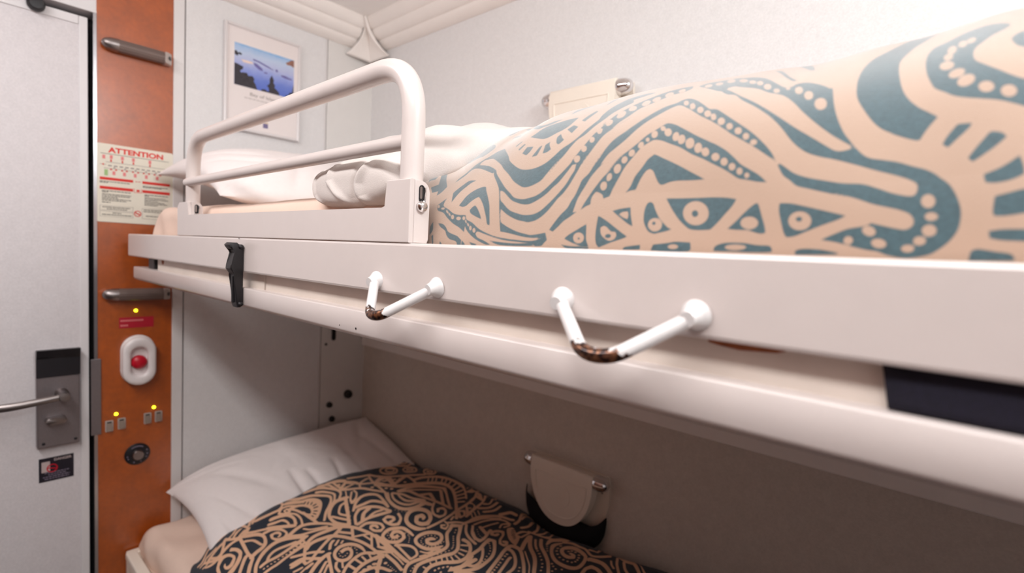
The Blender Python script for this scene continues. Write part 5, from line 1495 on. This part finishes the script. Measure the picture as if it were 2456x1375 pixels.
# ------------------------------------------------------------------ back wall fittings
struct('trim_5', B(0.004, XR, YB-.016, YB-.0005, 1.034, 1.290, 0.003), MT['crown'])
def wall_holder(xc, z, label, pouch=False):
    t = thing('wall_holder', label, 'holder', (xc, YB, z), 'folded holders on the back wall')
    w = 0.095
    bp = [(xc-.112, z+.020), (xc+.112, z+.020)]+[(xc+.112-.001*k, z-.012*k) for k in range(1, 3)]
    out = []
    for k in range(25):
        a = -PI*k/24; out.append((xc+.121*math.copysign(abs(math.cos(a))**.62, math.cos(a)), z-.02+.135*abs(math.sin(a))**.8*-1))
    bp = [(xc+.11, z+.02)]+[(xc-.11, z+.02)][::-1]
    outline = [(xc-.118, z+.010), (xc+.118, z+.010)]+out
    obj('back_plate', prism(bmesh.new(), outline, 'y', YB-.008, YB-.0005, 0.002), MT['cream'], t)
    # cover: shield outline bulging forward
    so = [(xc-w, z+.014), (xc+w, z+.014)]
    pts = []
    for k in range(33):
        a = -PI*k/32; c_, s_ = math.cos(a), math.sin(a)
        pts.append((xc+w*math.copysign(abs(c_)**.9, c_), z-.012+.125*math.copysign(abs(s_)**1.0, s_)))
    cov = obj('cover', prism(bmesh.new(), so+pts, 'y', YB-.048, YB-.020, 0.006, 4), MT['cream'], t, True, sharp=math.radians(50))
    # raised border and disc
    bd = bmesh.new()
    lp = [(xc-w*.84, YB-.0482, z-.018), (xc+w*.84, YB-.0482, z-.018)]
    q = [Vector((xc-w*.82, YB-.0478, z-.020))]+[Vector((xc-w*.82+(2*w*.82)*k/10, YB-.0478, z-.020)) for k in range(1, 11)]
    q += [Vector((xc+w*.82*math.copysign(abs(math.cos(-PI*k/24))**.8, math.cos(-PI*k/24)), YB-.0478, z-.026+.092*math.copysign(abs(math.sin(-PI*k/24))**1.0, math.sin(-PI*k/24)))) for k in range(0, 25)]
    tube(bd, q+[q[0]], 0.0022, 8)
    obj('border', bd, MT['cream'], cov, True)
    obj('disc', lathe(bmesh.new(), [(0.034, 0), (0.033, .0012), (0.030, .0010), (0, .0010)], (xc, YB-.048, z-.062), (0, -1, 0), 36), MT['cream'], cov, True)
    # bar and bullet ends
    obj('bar', tube(bmesh.new(), [(xc-.100, YB-.030, z-.004), (xc+.100, YB-.030, z-.004)], 0.0175, 24), MT['cream'], t, True)
    for sg in (-1, 1):
        pr = [(0.0185, 0), (0.019, .004)]+[(0.019*math.cos(PI/2*(k/9)**1.15), .004+.031*math.sin(PI/2*k/9)) for k in range(1, 9)]+[(0, .035)]
        obj('end_cap', lathe(bmesh.new(), pr, (xc+sg*.095, YB-.030, z-.004), (sg, 0, 0), 28), MT['chrome'], t, True)
    obj('screw', lathe(bmesh.new(), [(0.0035, 0), (0.0035, .001), (0.0015, .0012), (0, .0008)], (xc+.10, YB-.008, z-.034), (0, -1, 0), 12), MT['steel'], t)
    return t
wall_holder(0.966, 1.800, 'white wall holder with chrome ends half hidden behind the upper duvet')
lh = wall_holder(0.967, 0.865, 'cream shield shaped wall holder with chrome ends above the lower duvet')
def pouch(a, b):
    xc, z = 0.960, 0.865
    th = -PI*a
    c_, s_ = math.cos(th), math.sin(PI*a)
    x = xc+0.126*math.copysign(abs(c_)**.8, c_)
    top = z-.090-0.030*s_+0.004*math.sin(a*19)
    bot = z-.104-0.094*s_**.75
    zz = top+(bot-top)*b
    y = YB-.011-0.030*s_*(.5+.5*math.sin(PI*min(1, .25+b*.75)))
    return Vector((x, y+.002*nz(x*40, zz*40, 0), zz))
bm = bmesh.new(); grid_surface(bm, pouch, 48, 14)
o = obj('net_pouch', bm, MT['net'], lh, True); md = o.modifiers.new('thickness', 'SOLIDIFY'); md.thickness = 0.002

# end wall corner fittings above the lower pillow
for y, z, r, lb in ((0.684, 0.853, .0155, 'large black rubber bumper on the corner board above the lower pillow'), (0.611, 0.826, .0105, 'small black rubber bumper beside the panel seam above the lower pillow'), (0.622, 0.772, .0105, 'small black rubber bumper half hidden by the lower pillow top')):
    prf = [(r, 0), (r, r*.5), (r*.86, r*.95), (r*.5, r*1.1), (r*.38, r*.9), (0, r*.85)]
    o = obj('rubber_bumper', lathe(bmesh.new(), prf, (0, y, z), (1, 0, 0), 24), MT['rubber'], None, True, loc=(0, y, z)); tag(o, lb, 'bumper', 'rubber bumpers on the corner board')
o = obj('slot_plate', prism(bmesh.new(), stadium(0.622, 1.095, 0.015, 0.070), 'x', 0, 0.003, 0.0008), MT['dark'], None, True, loc=(0, 0.622, 1.095)); tag(o, 'black slotted catch on the corner board under the upper bunk', 'catch')
for y, z, lb in ((0.594, 1.049, 'small dark screw beside the panel seam below the catch'), (0.741, 1.060, 'small dark screw in the corner below the upper bunk')):
    o = obj('screw', lathe(bmesh.new(), disc_dome(0.005, .002, 5, .0005), (0, y, z), (1, 0, 0), 14), MT['rubber'], None, True, loc=(0, y, z)); tag(o, lb, 'screw', 'screws on the corner board')
